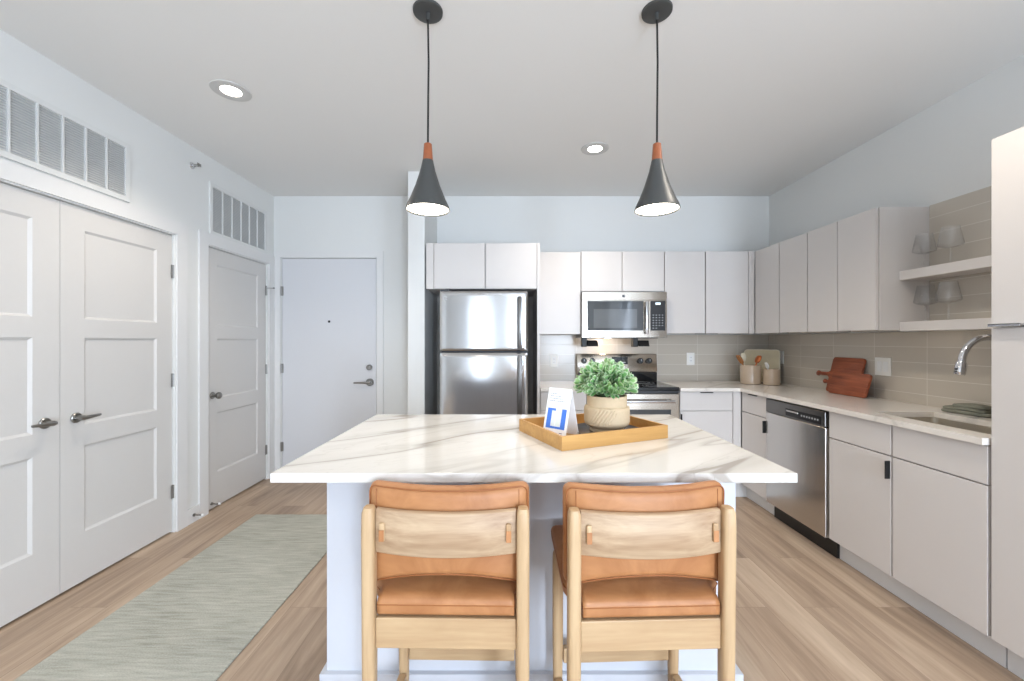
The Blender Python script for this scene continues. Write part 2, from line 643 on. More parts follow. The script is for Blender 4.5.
struct(MB().slab(us, vs, lambda i, j: not (j == 0 and i == 1), 0.0, 0.07, mbk)
       .slab([us[0], us[-1]], [0, CEIL], lambda i, j: True, 0.07, 0.15, mbk).build('wall_back', 'wall_paint'), 'pale back wall behind kitchen and entry')
us = [YR - 0.2, WSIDE[0], WSIDE[1], YB]
vs = [0, WSIDE[2], WSIDE[3], CEIL]
struct(MB().slab(us, vs, lambda i, j: not (i == 1 and j == 1), 0.0, 0.12, lambda u, v, d: (XR + d, u, v)).build('wall_right', 'wall_paint'), 'white right wall')
us = [XL, WIN[0][0], WIN[0][1], WIN[1][0], WIN[1][1], XR]
vs = [0, 0.03, 0.12, 2.35, CEIL]
struct(MB().slab(us, vs, lambda i, j: not ((j == 2 and i in (1, 3)) or (j == 1 and i == 1)), 0.0, 0.12, lambda u, v, d: (u, YR - d, v)).build('wall_rear', 'wall_paint'))
for i, (x0, x1, z0, z1) in enumerate(WIN):
    f = MB()
    e = 0.002
    f.slab([x0 + e, x0 + 0.06, x1 - 0.06, x1 - e], [z0 + e, z0 + 0.06, z1 - 0.06, z1 - e],
           lambda a, b: not (b == 1 and a == 1), 0.03, 0.09, lambda u, v, d: (u, YR - d, v))
    w = struct(f.build('window_%d' % (i + 1), 'trim_white'), 'tall white framed window')
    MB().box(x0 + 0.06, x1 - 0.06, YR - 0.063, YR - 0.057, z0 + 0.06, z1 - 0.06).build('pane', 'window_pane', w)
f = MB()
e = 0.002
y0, y1, z0, z1 = WSIDE
f.slab([y0 + e, y0 + 0.06, y1 - 0.06, y1 - e], [z0 + e, z0 + 0.06, z1 - 0.06, z1 - e], lambda a, b: not (a == 1 and b == 1), 0.03, 0.09, lambda u, v, d: (XR + d, u, v))
w = struct(f.build('window_3', 'trim_white'), 'tall white framed window in the right wall')
MB().box(XR + 0.057, XR + 0.063, y0 + 0.06, y1 - 0.06, z0 + 0.06, z1 - 0.06).build('pane', 'window_pane', w)
# short partition between entry and kitchen
PX0, PX1, PY0 = -0.844, -0.706, 3.35
struct(MB().box(PX0, PX1, PY0, YB - 0.001, 0, CEIL - 0.001, 0.002).build('wall_partition', 'wall_paint'), 'white end of the short wall beside the fridge')

# casings (flat stock)
def casing(name, mp, u0, u1, top, wid, d=0.014):
    m = MB()
    m.slab([u0 - wid, u0, u1, u1 + wid], [0.0, top, top + wid], lambda i, j: not (j == 0 and i == 1), -d, -0.0005, mp)
    return struct(m.build(name, 'trim_white'))


casing('trim_1', ml, CL0 - 0.012, CL1 + 0.012, DT + 0.012, 0.088)
casing('trim_2', ml, HD0 - 0.012, HD1 + 0.012, DT + 0.012, 0.086)
casing('trim_3', mbk, FD0 - 0.012, FD1 + 0.012, FDT + 0.012, 0.06)

# baseboards
BH = 0.11
struct(MB().box(XL + 0.0005, XL + 0.014, YR, CL0 - 0.102, 0, BH, 0.002)
       .box(XL + 0.0005, XL + 0.013, CL1 + 0.102, HD0 - 0.1, 0, BH, 0.002).build('baseboard_left', 'trim_white'))
struct(MB().box(FD1 + 0.06, PX0 - 0.001, YB - 0.014, YB - 0.0005, 0, BH, 0.002).build('baseboard_back', 'trim_white'))
struct(MB().box(PX0 - 0.014, PX0 - 0.0005, PY0, YB - 0.016, 0, BH, 0.002).box(PX0 - 0.014, PX1, PY0 - 0.014, PY0 - 0.0005, 0, BH, 0.002).build('baseboard_partition', 'trim_white'))
struct(MB().box(XL + 0.015, WIN[0][0], YR + 0.0005, YR + 0.014, 0, BH, 0.002).box(WIN[0][1], WIN[1][0], YR + 0.0005, YR + 0.014, 0, BH, 0.002).build('baseboard_rear', 'trim_white'))


def panel_door(mb, mp, u0, u1, z0, z1, stile, panels, t=0.035, rec=0.010, mold=0.013):
    """door leaf with recessed panels framed by a sloped moulding; mp(u, z, d) with d into the wall"""
    us = [u0, u0 + stile, u1 - stile, u1]
    vs = [z0]
    for a, b in panels:
        vs += [a, b]
    vs.append(z1)
    for i in range(3):
        for j in range(len(vs) - 1):
            hole = i == 1 and j % 2 == 1
            a, b, c, d = us[i], us[i + 1], vs[j], vs[j + 1]
            if not hole:
                mb.quad(mp(a, c, 0), mp(b, c, 0), mp(b, d, 0), mp(a, d, 0))
            else:
                A, B, C, D = a + mold, b - mold, c + mold, d - mold
                mb.quad(mp(A, C, rec), mp(B, C, rec), mp(B, D, rec), mp(A, D, rec))
                mb.quad(mp(a, c, 0), mp(b, c, 0), mp(B, C, rec), mp(A, C, rec))
                mb.quad(mp(b, c, 0), mp(b, d, 0), mp(B, D, rec), mp(B, C, rec))
                mb.quad(mp(b, d, 0), mp(a, d, 0), mp(A, D, rec), mp(B, D, rec))
                mb.quad(mp(a, d, 0), mp(a, c, 0), mp(A, C, rec), mp(A, D, rec))
    for (p, q) in (((u0, z0), (u1, z0)), ((u1, z0), (u1, z1)), ((u1, z1), (u0, z1)), ((u0, z1), (u0, z0))):
        mb.quad(mp(*p, 0), mp(*q, 0), mp(*q, t), mp(*p, t))
    mb.quad(mp(u0, z0, t), mp(u1, z0, t), mp(u1, z1, t), mp(u0, z1, t))
    bmesh.ops.remove_doubles(mb.bm, verts=mb.bm.verts, dist=1e-5)
    bmesh.ops.recalc_face_normals(mb.bm, faces=mb.bm.faces)
    return mb


md = lambda u, v, d: (DL - d, u, v)
PAN = [(0.275, 0.745), (0.855, 1.325), (1.425, 1.905)]


def lever(parent, y, z, dirn):
    m = MB()
    m.cyl((DL + 0.0008, y, z), 0.027, 0.012, 'x', 32, 0.004)
    m.cyl((DL + 0.012, y, z), 0.013, 0.038, 'x', 20)
    pts = [(DL + 0.045, y - 0.012 * dirn, z), (DL + 0.05, y + 0.012 * dirn, z), (DL + 0.05, y + 0.05 * dirn, z + 0.002), (DL + 0.046, y + 0.088 * dirn, z + 0.003)]
    m.tube(pts, 0.009, 14, radii=[0.010, 0.0105, 0.0085, 0.0065])
    return m.build('handle', 'brushed_nickel', parent, True)


def hinge(parent, x, y, z, axis):
    m = MB()
    m.cyl((x, y, z - 0.045), 0.0065, 0.09, 'z', 14)
    if axis == 'y':
        m.box(x - 0.003, x + 0.0015, y - 0.016, y + 0.016, z - 0.045, z + 0.045)
    else:
        m.box(x - 0.016, x + 0.016, y - 0.0015, y + 0.003, z - 0.045, z + 0.045)
    return m.build('hinge', 'brushed_nickel', parent, True)


d1 = struct(panel_door(MB(), md, CL0, CLM - 0.0015, 0.012, DT, 0.118, PAN).build('door_1', 'door_white'), 'left leaf of the white double closet door')
lever(d1, CLM - 0.072, 0.90, -1)
d2 = struct(panel_door(MB(), md, CLM + 0.0015, CL1, 0.012, DT, 0.118, PAN).build('door_2', 'door_white'), 'right leaf of the white double closet door')
lever(d2, CLM + 0.072, 0.90, 1)
for z in (0.28, 1.04, 1.78):
    hinge(d2, DL + 0.006, CL1 + 0.004, z, 'y')
d3 = struct(panel_door(MB(), md, HD0, HD1, 0.012, DT, 0.118, PAN).build('door_3', 'door_white'), 'white three panel hall door with round knob')
MB().cyl((DL + 0.0008, HD0 + 0.062, 0.885), 0.028, 0.008, 'x', 28, 0.003).lathe(
    [(0.010, 0), (0.010, 0.022), (0.018, 0.028), (0.026, 0.040), (0.026, 0.052), (0.018, 0.06), (0.002, 0.062)],
    (DL + 0.008, HD0 + 0.062, 0.885), 28, Matrix.Rotation(PI / 2, 4, 'Y'), True).build('handle', 'brushed_nickel', d3, True)
for z in (0.28, 1.04, 1.78):
    hinge(d3, DL + 0.006, HD1 + 0.004, z, 'y')
MB().cyl((DL + 0.01, HD1 + 0.004, 1.805), 0.003, 0.06, 'x', 10).cyl((DL + 0.068, HD1 + 0.004, 1.805), 0.007, 0.012, 'x', 12).build('hinge_stop', 'brushed_nickel', d3)

d4 = struct(MB().box(FD0, FD1, YB + 0.005, YB + 0.05, 0.012, FDT, 0.002).build('door_4', 'entry_white'), 'plain white entry door with peephole and lever')
fy = YB + 0.005
MB().cyl((-1.362, fy - 0.0005, 1.05), 0.026, -0.018, 'y', 28, 0.005).cyl((-1.362, fy - 0.018, 1.05), 0.011, -0.012, 'y', 16).build('deadbolt', 'brushed_nickel', d4, True)
MB().cyl((-1.358, fy - 0.0005, 0.905), 0.036, -0.012, 'y', 30, 0.004).cyl((-1.358, fy - 0.012, 0.905), 0.014, -0.035, 'y', 18).tube(
    [(-1.345, fy - 0.045, 0.905), (-1.38, fy - 0.05, 0.905), (-1.44, fy - 0.05, 0.904), (-1.50, fy - 0.046, 0.902)], 0.01, 14, radii=[0.012, 0.011, 0.009, 0.007]).build('handle', 'brushed_nickel', d4, True)
MB().cyl((-1.756, fy - 0.0005, 1.494), 0.012, -0.004, 'y', 18).build('peephole', 'black_metal', d4)
for z in (0.28, 1.04, 1.79):
    hinge(d4, FD0 - 0.003, fy - 0.004, z, 'x')


# ------------------------------------------------------------------ vents, sprinkler, door stops
def vent(label, y0, y1, z0, z1, n, first=0.0):
    X = XL + 0.0005
    t = thing('wall_vent', label, 'vent', (X, (y0 + y1) / 2, z0), 'return air grilles above the doors')
    fw = 0.028
    us = [y0 - fw]
    step = (y1 - y0) / n
    for i in range(n):
        us += [y0 + i * step + (0.004 if i else 0), y0 + (i + 1) * step - (0.004 if i < n - 1 else 0)]
    us.append(y1 + fw)
    MB().slab(us, [z0 - fw, z0, z1, z1 + fw], lambda i, j: not (j == 1 and i % 2 == 1), -0.012, 0.0, lambda u, v, d: (X - d, u, v)).build('frame', 'vent_white', t)
    MB().box(X + 0.0003, X + 0.001, y0 - 0.01, y1 + 0.01, z0 - 0.005, z1 + 0.005).build('backing', 'vent_dark', t)
    for i in range(n):
        m = MB()
        a, b = us[1 + 2 * i], us[2 + 2 * i]
        k = int((z1 - z0) / 0.0125)
        for q in range(k):
            z = z0 + (q + 0.5) * (z1 - z0) / k
            m.quad((X + 0.0015, a, z + 0.0055), (X + 0.0015, b, z + 0.0055), (X + 0.0095, b, z - 0.0035), (X + 0.0095, a, z - 0.0035))
            m.quad((X + 0.0095, a, z - 0.0045), (X + 0.0095, b, z - 0.0045), (X + 0.0015, b, z + 0.0045), (X + 0.0015, a, z + 0.0045))
        m.build('louver_section', 'vent_white', t)
    return t


vent('long white louvered return air grille above the double closet doors', 1.507, 2.403, 2.165, 2.455, 8)
vent('shorter white louvered return air grille above the hall door near the corner', 3.107, 3.770, 2.15, 2.49, 6)

sp = thing('fire_sprinkler', 'small metal sidewall sprinkler head high on the left wall', 'sprinkler', (XL, 2.917, 2.57))
MB().lathe([(0.024, 0.0005), (0.022, 0.004), (0.012, 0.006), (0.012, 0.02)], (XL, 2.917, 2.57), 24, Matrix.Rotation(PI / 2, 4, 'Y'), True, True).build('escutcheon', 'chrome', sp, True)
MB().tube([(XL + 0.02, 2.907, 2.57), (XL + 0.04, 2.903, 2.57), (XL + 0.052, 2.917, 2.57)], 0.003, 8).tube(
    [(XL + 0.02, 2.927, 2.57), (XL + 0.04, 2.931, 2.57), (XL + 0.052, 2.917, 2.57)], 0.003, 8).box(XL + 0.05, XL + 0.053, 2.899, 2.935, 2.565, 2.585).build('deflector', 'brushed_nickel', sp)


def doorstop(loc, label):
    x, y, z = loc
    t = thing('door_stop', label, 'door stop', loc, 'door stops by the hall door')
    pts = [(x + 0.006 + 0.05 * i / 40, y + 0.0055 * math.cos(i * 1.1), z + 0.0055 * math.sin(i * 1.1)) for i in range(41)]
    MB().cyl((x + 0.0005, y, z), 0.011, 0.007, 'x', 16).tube(pts, 0.0018, 6).build('spring', 'brushed_nickel', t)
    MB().cyl((x + 0.056, y, z), 0.009, 0.016, 'x', 16, 0.003).build('tip', 'plastic_white', t)


doorstop((XL + 0.0135, 2.915, 0.055), 'spring door stop on the baseboard between closet and hall door')
doorstop((DL + 0.0005, 3.125, 0.05), 'spring door stop low on the hall door below the knob')

# ------------------------------------------------------------------ rug
m = MB()
m.rbox(0.772, 2.75, 0.010, 0.004, 26, lambda p: Vector((p.x + 0.0012 * math.sin(p.y * 40), p.y + 0.002 * math.sin(p.x * 30), p.z)))
o = m.build('runner_rug', 'rug_weave', None, True)
o.location = (-1.514, 1.655, 0.0055)
tag(o, 'pale sage grey woven runner rug on the plank floor beside the closet doors', 'rug')


# ------------------------------------------------------------------ cabinets
def mapper(side, front):
    if side == 'back':      # faces -y
        return lambda u0, u1, v0, v1, z0, z1: (u0, u1, front + v0, front + v1, z0, z1)
    return lambda u0, u1, v0, v1, z0, z1: (front + v0, front + v1, u0, u1, z0, z1)


G = 0.0016


def cabinet(label, side, front, depth, u0, u1, z0, z1, doors=(), drawers=(), name='wall_cabinet', cat='cabinet', group=None, toe=None, filler=(), mat='cabinet_white', kick_in=0.05, pulls=True):
    B = mapper(side, front)
    b = B(u0, u1, 0, depth, 0, 0)
    loc = ((b[0] + b[1]) / 2, (b[2] + b[3]) / 2, 0 if toe else z0)
    t = thing(name, label, cat, loc, group)
    e = 0.0008
    body = MB().box(*B(u0 + e, u1 - e, 0.021, depth, z0, z1))
    body.build('body', 'cabinet_body' if not filler == 'plain' else mat, t)
    if toe:
        MB().box(*B(u0 + e, u1 - e, kick_in, depth - 0.02, 0.001, z0)).build('toe_kick', 'trim_white', t)
    for d in doors:
        a, bb, c, dd, pull = d
        o = MB().box(*B(a + G, bb - G, 0, 0.019, c + G, dd - G), 0.0012, 1).build('door', mat, t)
        if pull:
            kind, pu, pz = pull
            if kind == 'v':
                MB().box(*B(pu - 0.002, pu + 0.002, -0.026, -0.0003, pz - 0.045, pz + 0.045), 0.0008, 1).build('pull', 'black_metal', o)
            elif kind == 'h':
                MB().box(*B(pu - 0.05, pu + 0.05, -0.018, -0.0003, pz - 0.004, pz + 0.004), 0.001, 1).build('pull', 'brushed_nickel', o)
    for d in drawers:
        a, bb, c, dd, pull = d
        o = MB().box(*B(a + G, bb - G, 0, 0.019, c + G, dd - G), 0.0012, 1).build('drawer', mat, t)
        if pull:
            mid = (a + bb) / 2
            MB().box(*B(mid - 0.05, mid + 0.05, -0.016, -0.0003, dd - 0.009, dd - 0.003), 0.001, 1).build('pull', 'black_metal', o)
    if filler and filler != 'plain':
        for a, bb, c, dd in filler:
            MB().box(*B(a + G, bb - G, 0.002, 0.02, c, dd)).build('filler_strip', mat, t)
    return t


CT0, CT1 = 0.892, 0.92           # counter slab
UB, UT = 1.372, 2.108            # wall cabinets
UF = 3.62                        # front of the back wall cabinets
UX = 2.19                        # front of the right wall cabinets
BF = 3.34                        # front of the back base run
BX = 1.91                        # front of the right base run
TOE = 0.125
DRZ = 0.728
TX = 2.505                       # tile face, right wall
TY = 3.92                        # tile face, back wall

# fridge surround
FC0, FC1 = -0.690, 0.222
cabinet('white two door cabinet above the stainless refrigerator', 'back', 3.33, YB - 3.332, FC0, FC1, 1.735, 2.112,
        doors=[(-0.625, -0.207, 1.735, 2.112, None), (-0.200, FC1, 1.735, 2.112, None)], filler=[(FC0, -0.627, 1.735, 2.112)])
tag(MB().box(0.2235, 0.2475, 3.33, YB - 0.001, 0.0005, 2.112, 0.001, 1).build('side_panel', 'cabinet_white', None, False, (0.2355, 3.63, 0.0005)),
    'tall narrow white panel standing along the right side of the refrigerator', 'panel')

hp = lambda u: ('h', u, UB - 0.002)
cabinet('single door white wall cabinet between refrigerator panel and microwave', 'back', UF, YB - UF - 0.001, 0.2490, 0.634, UB - 0.006, UT - 0.006,
        doors=[(0.250, 0.633, UB - 0.006, UT - 0.006, None)])
cabinet('short two door white wall cabinet directly above the microwave', 'back', UF, YB - UF - 0.001, 0.636, 1.379, 1.748, UT,
        doors=[(0.637, 1.0015, 1.748, UT, None), (1.0035, 1.378, 1.748, UT, None)])
cabinet('white wall cabinet just right of the microwave', 'back', UF, YB - UF - 0.001, 1.381, 1.746, UB, UT,
        doors=[(1.383, 1.745, UB, UT, ('h', 1.70, UB - 0.003))])
cabinet('white wall cabinet at the inner corner on the back wall', 'back', UF, YB - UF - 0.001, 1.748, 2.187, UB, UT,
        doors=[(1.750, 2.132, UB, UT, ('h', 1.80, UB - 0.003))], filler=[(2.134, 2.187, UB, UT)])
cabinet('white wall cabinet nearest the inner corner on the right wall', 'right', UX, XR - UX - 0.001, 3.295, 3.618, UB, UT,
        doors=[(3.297, 3.617, UB, UT, None)])
cabinet('second white wall cabinet from the corner on the right wall', 'right', UX, XR - UX - 0.001, 2.984, 3.292, UB, UT,
        doors=[(2.986, 3.291, UB, UT, ('h', 3.23, UB - 0.003))])
rt = cabinet('wide two door white wall cabinet on the right wall beside the glass shelves', 'right', UX, XR - UX - 0.001, 2.424, 2.981, UB, UT,
        doors=[(2.710, 2.980, UB, UT, None), (2.426, 2.707, UB, UT, ('h', 2.65, UB - 0.003))])
MB().box(UX + 0.0205, XR - 0.0015, 2.4195, 2.4238, UB, UT).build('end_panel', 'cabinet_white', rt)

# base cabinets, back run
cabinet('narrow white base cabinet between refrigerator panel and range', 'back', BF, YB - BF - 0.012, 0.250, 0.634, TOE, CT0 - 0.001,
        doors=[(0.252, 0.632, TOE, DRZ, ('v', 0.625, 0.66))], drawers=[(0.252, 0.632, DRZ + 0.003, CT0 - 0.004, True)], name='base_cabinet', toe=True)
cabinet('white base cabinet between the range and the inner corner', 'back', BF, YB - BF - 0.012, 1.400, 1.908, TOE, CT0 - 0.001,
        doors=[(1.402, 1.838, TOE, DRZ, ('v', 1.409, 0.66))], drawers=[(1.402, 1.838, DRZ + 0.003, CT0 - 0.004, True)],
        filler=[(1.841, 1.908, TOE, CT0 - 0.004)], name='base_cabinet', toe=True)
# base cabinets, right run
cc = cabinet('white base cabinet between the inner corner and the dishwasher', 'right', BX, XR - BX - 0.012, 3.013, 3.338, TOE, CT0 - 0.001,
        doors=[(3.015, 3.336, TOE, DRZ, ('v', 3.021, 0.665))], drawers=[(3.015, 3.336, DRZ + 0.003, CT0 - 0.004, True)], name='base_cabinet', toe=True, kick_in=0.07)
MB().box(BX + 0.07, BX + 0.09, 3.3385, 3.41, 0.001, TOE).box(BX - 0.0015, BX + 0.0695, 3.39, 3.41, 0.001, TOE).build('toe_kick', 'trim_white', cc)
sb = cabinet('wide white sink base cabinet between dishwasher and tall pantry', 'right', BX, XR - BX - 0.012, 1.6165, 2.432, TOE, 0.71,
        doors=[(2.030, 2.425, TOE, DRZ, ('v', 2.036, 0.66)), (1.6185, 2.024, TOE, DRZ, None)],
        drawers=[(2.030, 2.425, DRZ + 0.003, CT0 - 0.004, False), (1.6185, 2.024, DRZ + 0.003, CT0 - 0.004, False)], name='base_cabinet', toe=True, kick_in=0.07)
MB().box(BX + 0.0205, BX + 0.04, 1.618, 2.4305, 0.7105, CT0 - 0.001).build('front_rail', 'cabinet_body', sb)
# tall pantry
pt = cabinet('tall white pantry cabinet at the right edge with chrome edge pull', 'right', BX, XR - BX - 0.002, 1.02, 1.612, TOE, 2.108,
        doors=[(1.022, 1.609, TOE, 1.362, None), (1.022, 1.609, 1.366, 2.108, None)], name='pantry_cabinet', toe=True, kick_in=0.07)
MB().box(BX - 0.022, BX - 0.0004, 1.50, 1.602, 1.371, 1.375, 0.001, 1).box(BX - 0.022, BX - 0.018, 1.50, 1.602, 1.363, 1.375, 0.001, 1).build('pull', 'chrome', pt)
MB().box(BX + 0.0205, XR - 0.003, 1.6123, 1.6145, TOE, 2.108).build('end_panel', 'cabinet_white', pt)

# ------------------------------------------------------------------ countertops
SX0, SX1, SY0, SY1 = 1.995, 2.315, 1.67, 2.21
CE = BX - 0.025                  # counter front edge, right run
CF = BF - 0.025                  # counter front edge, back run
us = [1.3985, CE, SX0, SX1, TX - 0.001]
vs = [1.617, SY0, SY1, CF, TY - 0.001]
def inside(i, j):
    if j == 3:
        return True
    if i == 0:
        return False
    return not (j == 1 and i == 2)
ct = MB().slab(us, vs, inside, CT0, CT1, lambda u, v, d: (u, v, d)).build('countertop', 'quartz_counter', None, False, (2.2, 2.8, CT0))
tag(ct, 'long white quartz L shaped countertop running round the corner to the sink', 'countertop')
tag(MB().box(0.250, 0.635, CF, TY - 0.001, CT0, CT1, 0.0015).build('countertop', 'quartz_counter', None, False, (0.44, 3.6, CT0)),
    'short white quartz countertop between refrigerator panel and range', 'countertop')

# backsplash
us = [0.249, 0.636, 1.379, XR - 0.012]
tag(MB().box(0.2490, XR - 0.0115, TY, YB - 0.0005, 0.80, UB - 0.008).build('tile_backsplash', 'tile_back', None, False, (1.4, YB, 0.8)),
    'taupe stacked tile backsplash on the back wall behind the range', 'backsplash')
m = MB().slab([1.6155, 2.4188, YB - 0.0005], [0.80, UB - 0.008, 2.115], lambda i, j: not (i == 1 and j == 1), 0.0, 0.0095, lambda u, v, d: (TX + d, u, v))
tag(m.build('tile_backsplash', 'tile_right', None, False, (TX, 2.6, 0.8)), 'taupe stacked tile backsplash on the right wall behind sink and shelves', 'backsplash')

# ------------------------------------------------------------------ sink, faucet, towel
sk = thing('kitchen_sink', 'stainless undermount sink set in the right hand countertop', 'sink', ((SX0 + SX1) / 2, (SY0 + SY1) / 2, 0.715))
t = bmesh.new()
def rr(x0, x1, y0, y1, r, n=5):
    pts = []
    for cx, cy, a0 in ((x1 - r, y1 - r, 0), (x0 + r, y1 - r, PI / 2), (x0 + r, y0 + r, PI), (x1 - r, y0 + r, 1.5 * PI)):
        for i in range(n + 1):
            a = a0 + PI / 2 * i / n
            pts.append((cx + r * math.cos(a), cy + r * math.sin(a)))
    return pts
rings = []
for x0, x1, y0, y1, r, z in ((SX0 - 0.012, SX1 + 0.012, SY0 - 0.012, SY1 + 0.012, 0.03, CT0 - 0.001), (SX0 + 0.001, SX1 - 0.001, SY0 + 0.001, SY1 - 0.001, 0.03, CT0 - 0.0012),
                             (SX0 + 0.004, SX1 - 0.004, SY0 + 0.004, SY1 - 0.004, 0.04, 0.745), (SX0 + 0.03, SX1 - 0.03, SY0 + 0.03, SY1 - 0.03, 0.05, 0.722)):
    rings.append([t.verts.new((px, py, z)) for px, py in rr(x0, x1, y0, y1, r)])
for a, b in zip(rings, rings[1:]):
    n = len(a)
    for i in range(n):
        t.faces.new((a[i], a[(i + 1) % n], b[(i + 1) % n], b[i]))
t.faces.new(rings[-1])
bmesh.ops.recalc_face_normals(t, faces=t.faces)
m = MB(); m._add(t); m.build('basin', 'sink_steel', sk, True)
MB().lathe([(0.042, 0.7225), (0.040, 0.726), (0.02, 0.7245), (0.001, 0.7245)], ((SX0 + SX1) / 2, (SY0 + SY1) / 2, 0), 24, None, True, True).build('drain', 'chrome', sk, True)

fx, fyy = 2.425, 1.95
fa = thing('kitchen_faucet', 'brushed gooseneck pull down faucet arching over the sink', 'faucet', (fx, fyy, CT1))
m = MB().lathe([(0.028, 0.0006), (0.028, 0.006), (0.02, 0.012), (0.018, 0.10)], (fx, fyy, CT1), 24, None, True, True)
pts = [(fx, fyy, CT1 + 0.09), (fx, fyy, 1.20)]
R = 0.125
for i in range(1, 17):
    a = PI * 0.975 * i / 16
    pts.append((fx - R + R * math.cos(a), fyy, 1.20 + R * math.sin(a)))
m.tube(pts, 0.0145, 18).build('spout', 'chrome', fa, True)
ex, ey, ez = pts[-1]
dv = (Vector(pts[-1]) - Vector(pts[-2])).normalized()
q = lambda s: tuple(Vector(pts[-1]) + dv * s)
MB().tube([q(0.0), q(0.01), q(0.035), q(0.062), q(0.066)], 0.016, 18, radii=[0.0145, 0.0195, 0.021, 0.0205, 0.018]).build('spray_head', 'chrome', fa, True)
b = q(0.04)
MB().box(b[0] - 0.0215, b[0] - 0.0165, fyy - 0.006, fyy + 0.006, b[2] - 0.002, b[2] + 0.008, 0.001).box(b[0] - 0.0225, b[0] - 0.0165, fyy - 0.006, fyy + 0.006, b[2] - 0.016, b[2] - 0.006, 0.001).build('spray_button', 'black_plastic', fa)
MB().tube([(fx, fyy - 0.017, CT1 + 0.075), (fx, fyy - 0.04, CT1 + 0.08), (fx + 0.01, fyy - 0.09, CT1 + 0.10)], 0.007, 12).build('lever', 'chrome', fa, True)

# folded dish towel: stacked soft layers
tw = MB()
for i, (sx, sy, dx, dy) in enumerate(((0.115, 0.20, 0, 0), (0.108, 0.185, 0.003, 0.005), (0.10, 0.14, 0.004, -0.018))):
    tw.rbox(sx, sy, 0.018, 0.0085, 14, lambda p, i=i, dx=dx, dy=dy: Vector((p.x + dx + 0.003 * math.sin(p.y * 34 + i), p.y + dy + 0.003 * math.sin(p.x * 50 + i * 2),
            p.z + 0.0095 + i * 0.0165 + 0.0025 * math.sin(p.y * 42 + i * 1.7) * math.cos(p.x * 30 + i) + 0.0015)))
o = tw.build('dish_towel', 'towel', None, True)
o.location = (2.435, 2.135, CT1 - 0.0002); o.rotation_euler = (0, 0, 0.12)
tag(o, 'folded dark sage green dish towel lying on the counter behind the sink', 'towel')

# ------------------------------------------------------------------ floating shelves and wine glasses
SHX = 2.325
for z0, z1, lab in ((1.668, 1.722, 'thick white floating shelf, upper of the two on the tiled right wall'), (1.366, 1.420, 'thick white floating shelf, lower of the two, level with cabinet bottoms')):
    tag(MB().box(SHX, TX - 0.0008, 1.6165, 2.4185, z0, z1, 0.0015).build('floating_shelf', 'cabinet_white', None, False, (2.41, 2.0, z0)), lab, 'shelf', 'floating shelves on the right wall')


def wine_glass(loc, label):
    t = thing('wine_glass', label, 'glass', loc, 'stemmed glasses on the floating shelves', local=True)
    prof = [(0.034, 0.0006), (0.034, 0.002), (0.010, 0.005), (0.0042, 0.012), (0.0038, 0.085), (0.006, 0.094), (0.03, 0.099), (0.050, 0.108), (0.0525, 0.116),
            (0.0360, 0.212), (0.0350, 0.2125), (0.0345, 0.212), (0.0508, 0.117), (0.049, 0.111), (0.03, 0.103), (0.006, 0.0995), (0.0005, 0.099)]
    MB().lathe(prof, (0, 0, 0), 36, None, False, True).build('glass', 'clear_glass', t, 50)
    return t


GZ1, GZ2 = 1.7225, 1.4205
wg = wine_glass((2.43, 2.375, GZ1), 'clear stemmed wine glass on the upper shelf nearer the cabinet')
copy_thing(wg, (2.41, 2.215, GZ1), 'clear stemmed wine glass on the upper shelf nearer the pantry')
copy_thing(wg, (2.43, 2.368, GZ2), 'clear stemmed wine glass on the lower shelf nearer the cabinet')
copy_thing(wg, (2.41, 2.225, GZ2), 'clear stemmed wine glass on the lower shelf nearer the pantry')


# ------------------------------------------------------------------ outlets
def outlet(label, side, u, z, gangs=1, switch=False):
    w, h = 0.038 if gangs == 1 else 0.058, 0.06
    P = (lambda a, b, c, d, e, f: (a, b, TY - d, TY - c, e, f)) if side == 'back' else (lambda a, b, c, d, e, f: (TX - d, TX - c, a, b, e, f))
    loc = (u, TY, z - h) if side == 'back' else (TX, u, z - h)
    t = thing('switch_plate' if switch else 'power_outlet', label, 'switch' if switch else 'outlet', loc)
    MB().box(*P(u - w, u + w, 0.0004, 0.006, z - h, z + h), 0.002).build('plate', 'outlet_white', t)
    for g in range(gangs):
        gu = u + (g - (gangs - 1) / 2) * 0.046
        if switch:
            MB().box(*P(gu - 0.0165, gu + 0.0165, 0.0062, 0.009, z - 0.034, z + 0.034), 0.0015).build('rocker', 'plastic_white', t)
        else:
            r = MB().box(*P(gu - 0.0165, gu + 0.0165, 0.0062, 0.0085, z - 0.034, z + 0.034), 0.001).build('socket', 'plastic_white', t)
            for dz in (-0.018, 0.014):
                for du in (-0.006, 0.006):
                    MB().box(*P(gu + du - 0.001, gu + du + 0.001, 0.0086, 0.0089, z + dz - 0.004, z + dz + 0.005)).build('slot', 'black_plastic', r)


outlet('white wall outlet on the tile between refrigerator panel and range', 'back', 0.427, 1.116)
outlet('white wall outlet on the back wall tile right of the range', 'back', 1.747, 1.132)
outlet('white double switch plate on the right wall above the cutting boards', 'right', 2.716, 1.135, 2, True)
outlet('white wall outlet on the right wall near the corner, beside the serving tray', 'right', 3.74, 1.155)

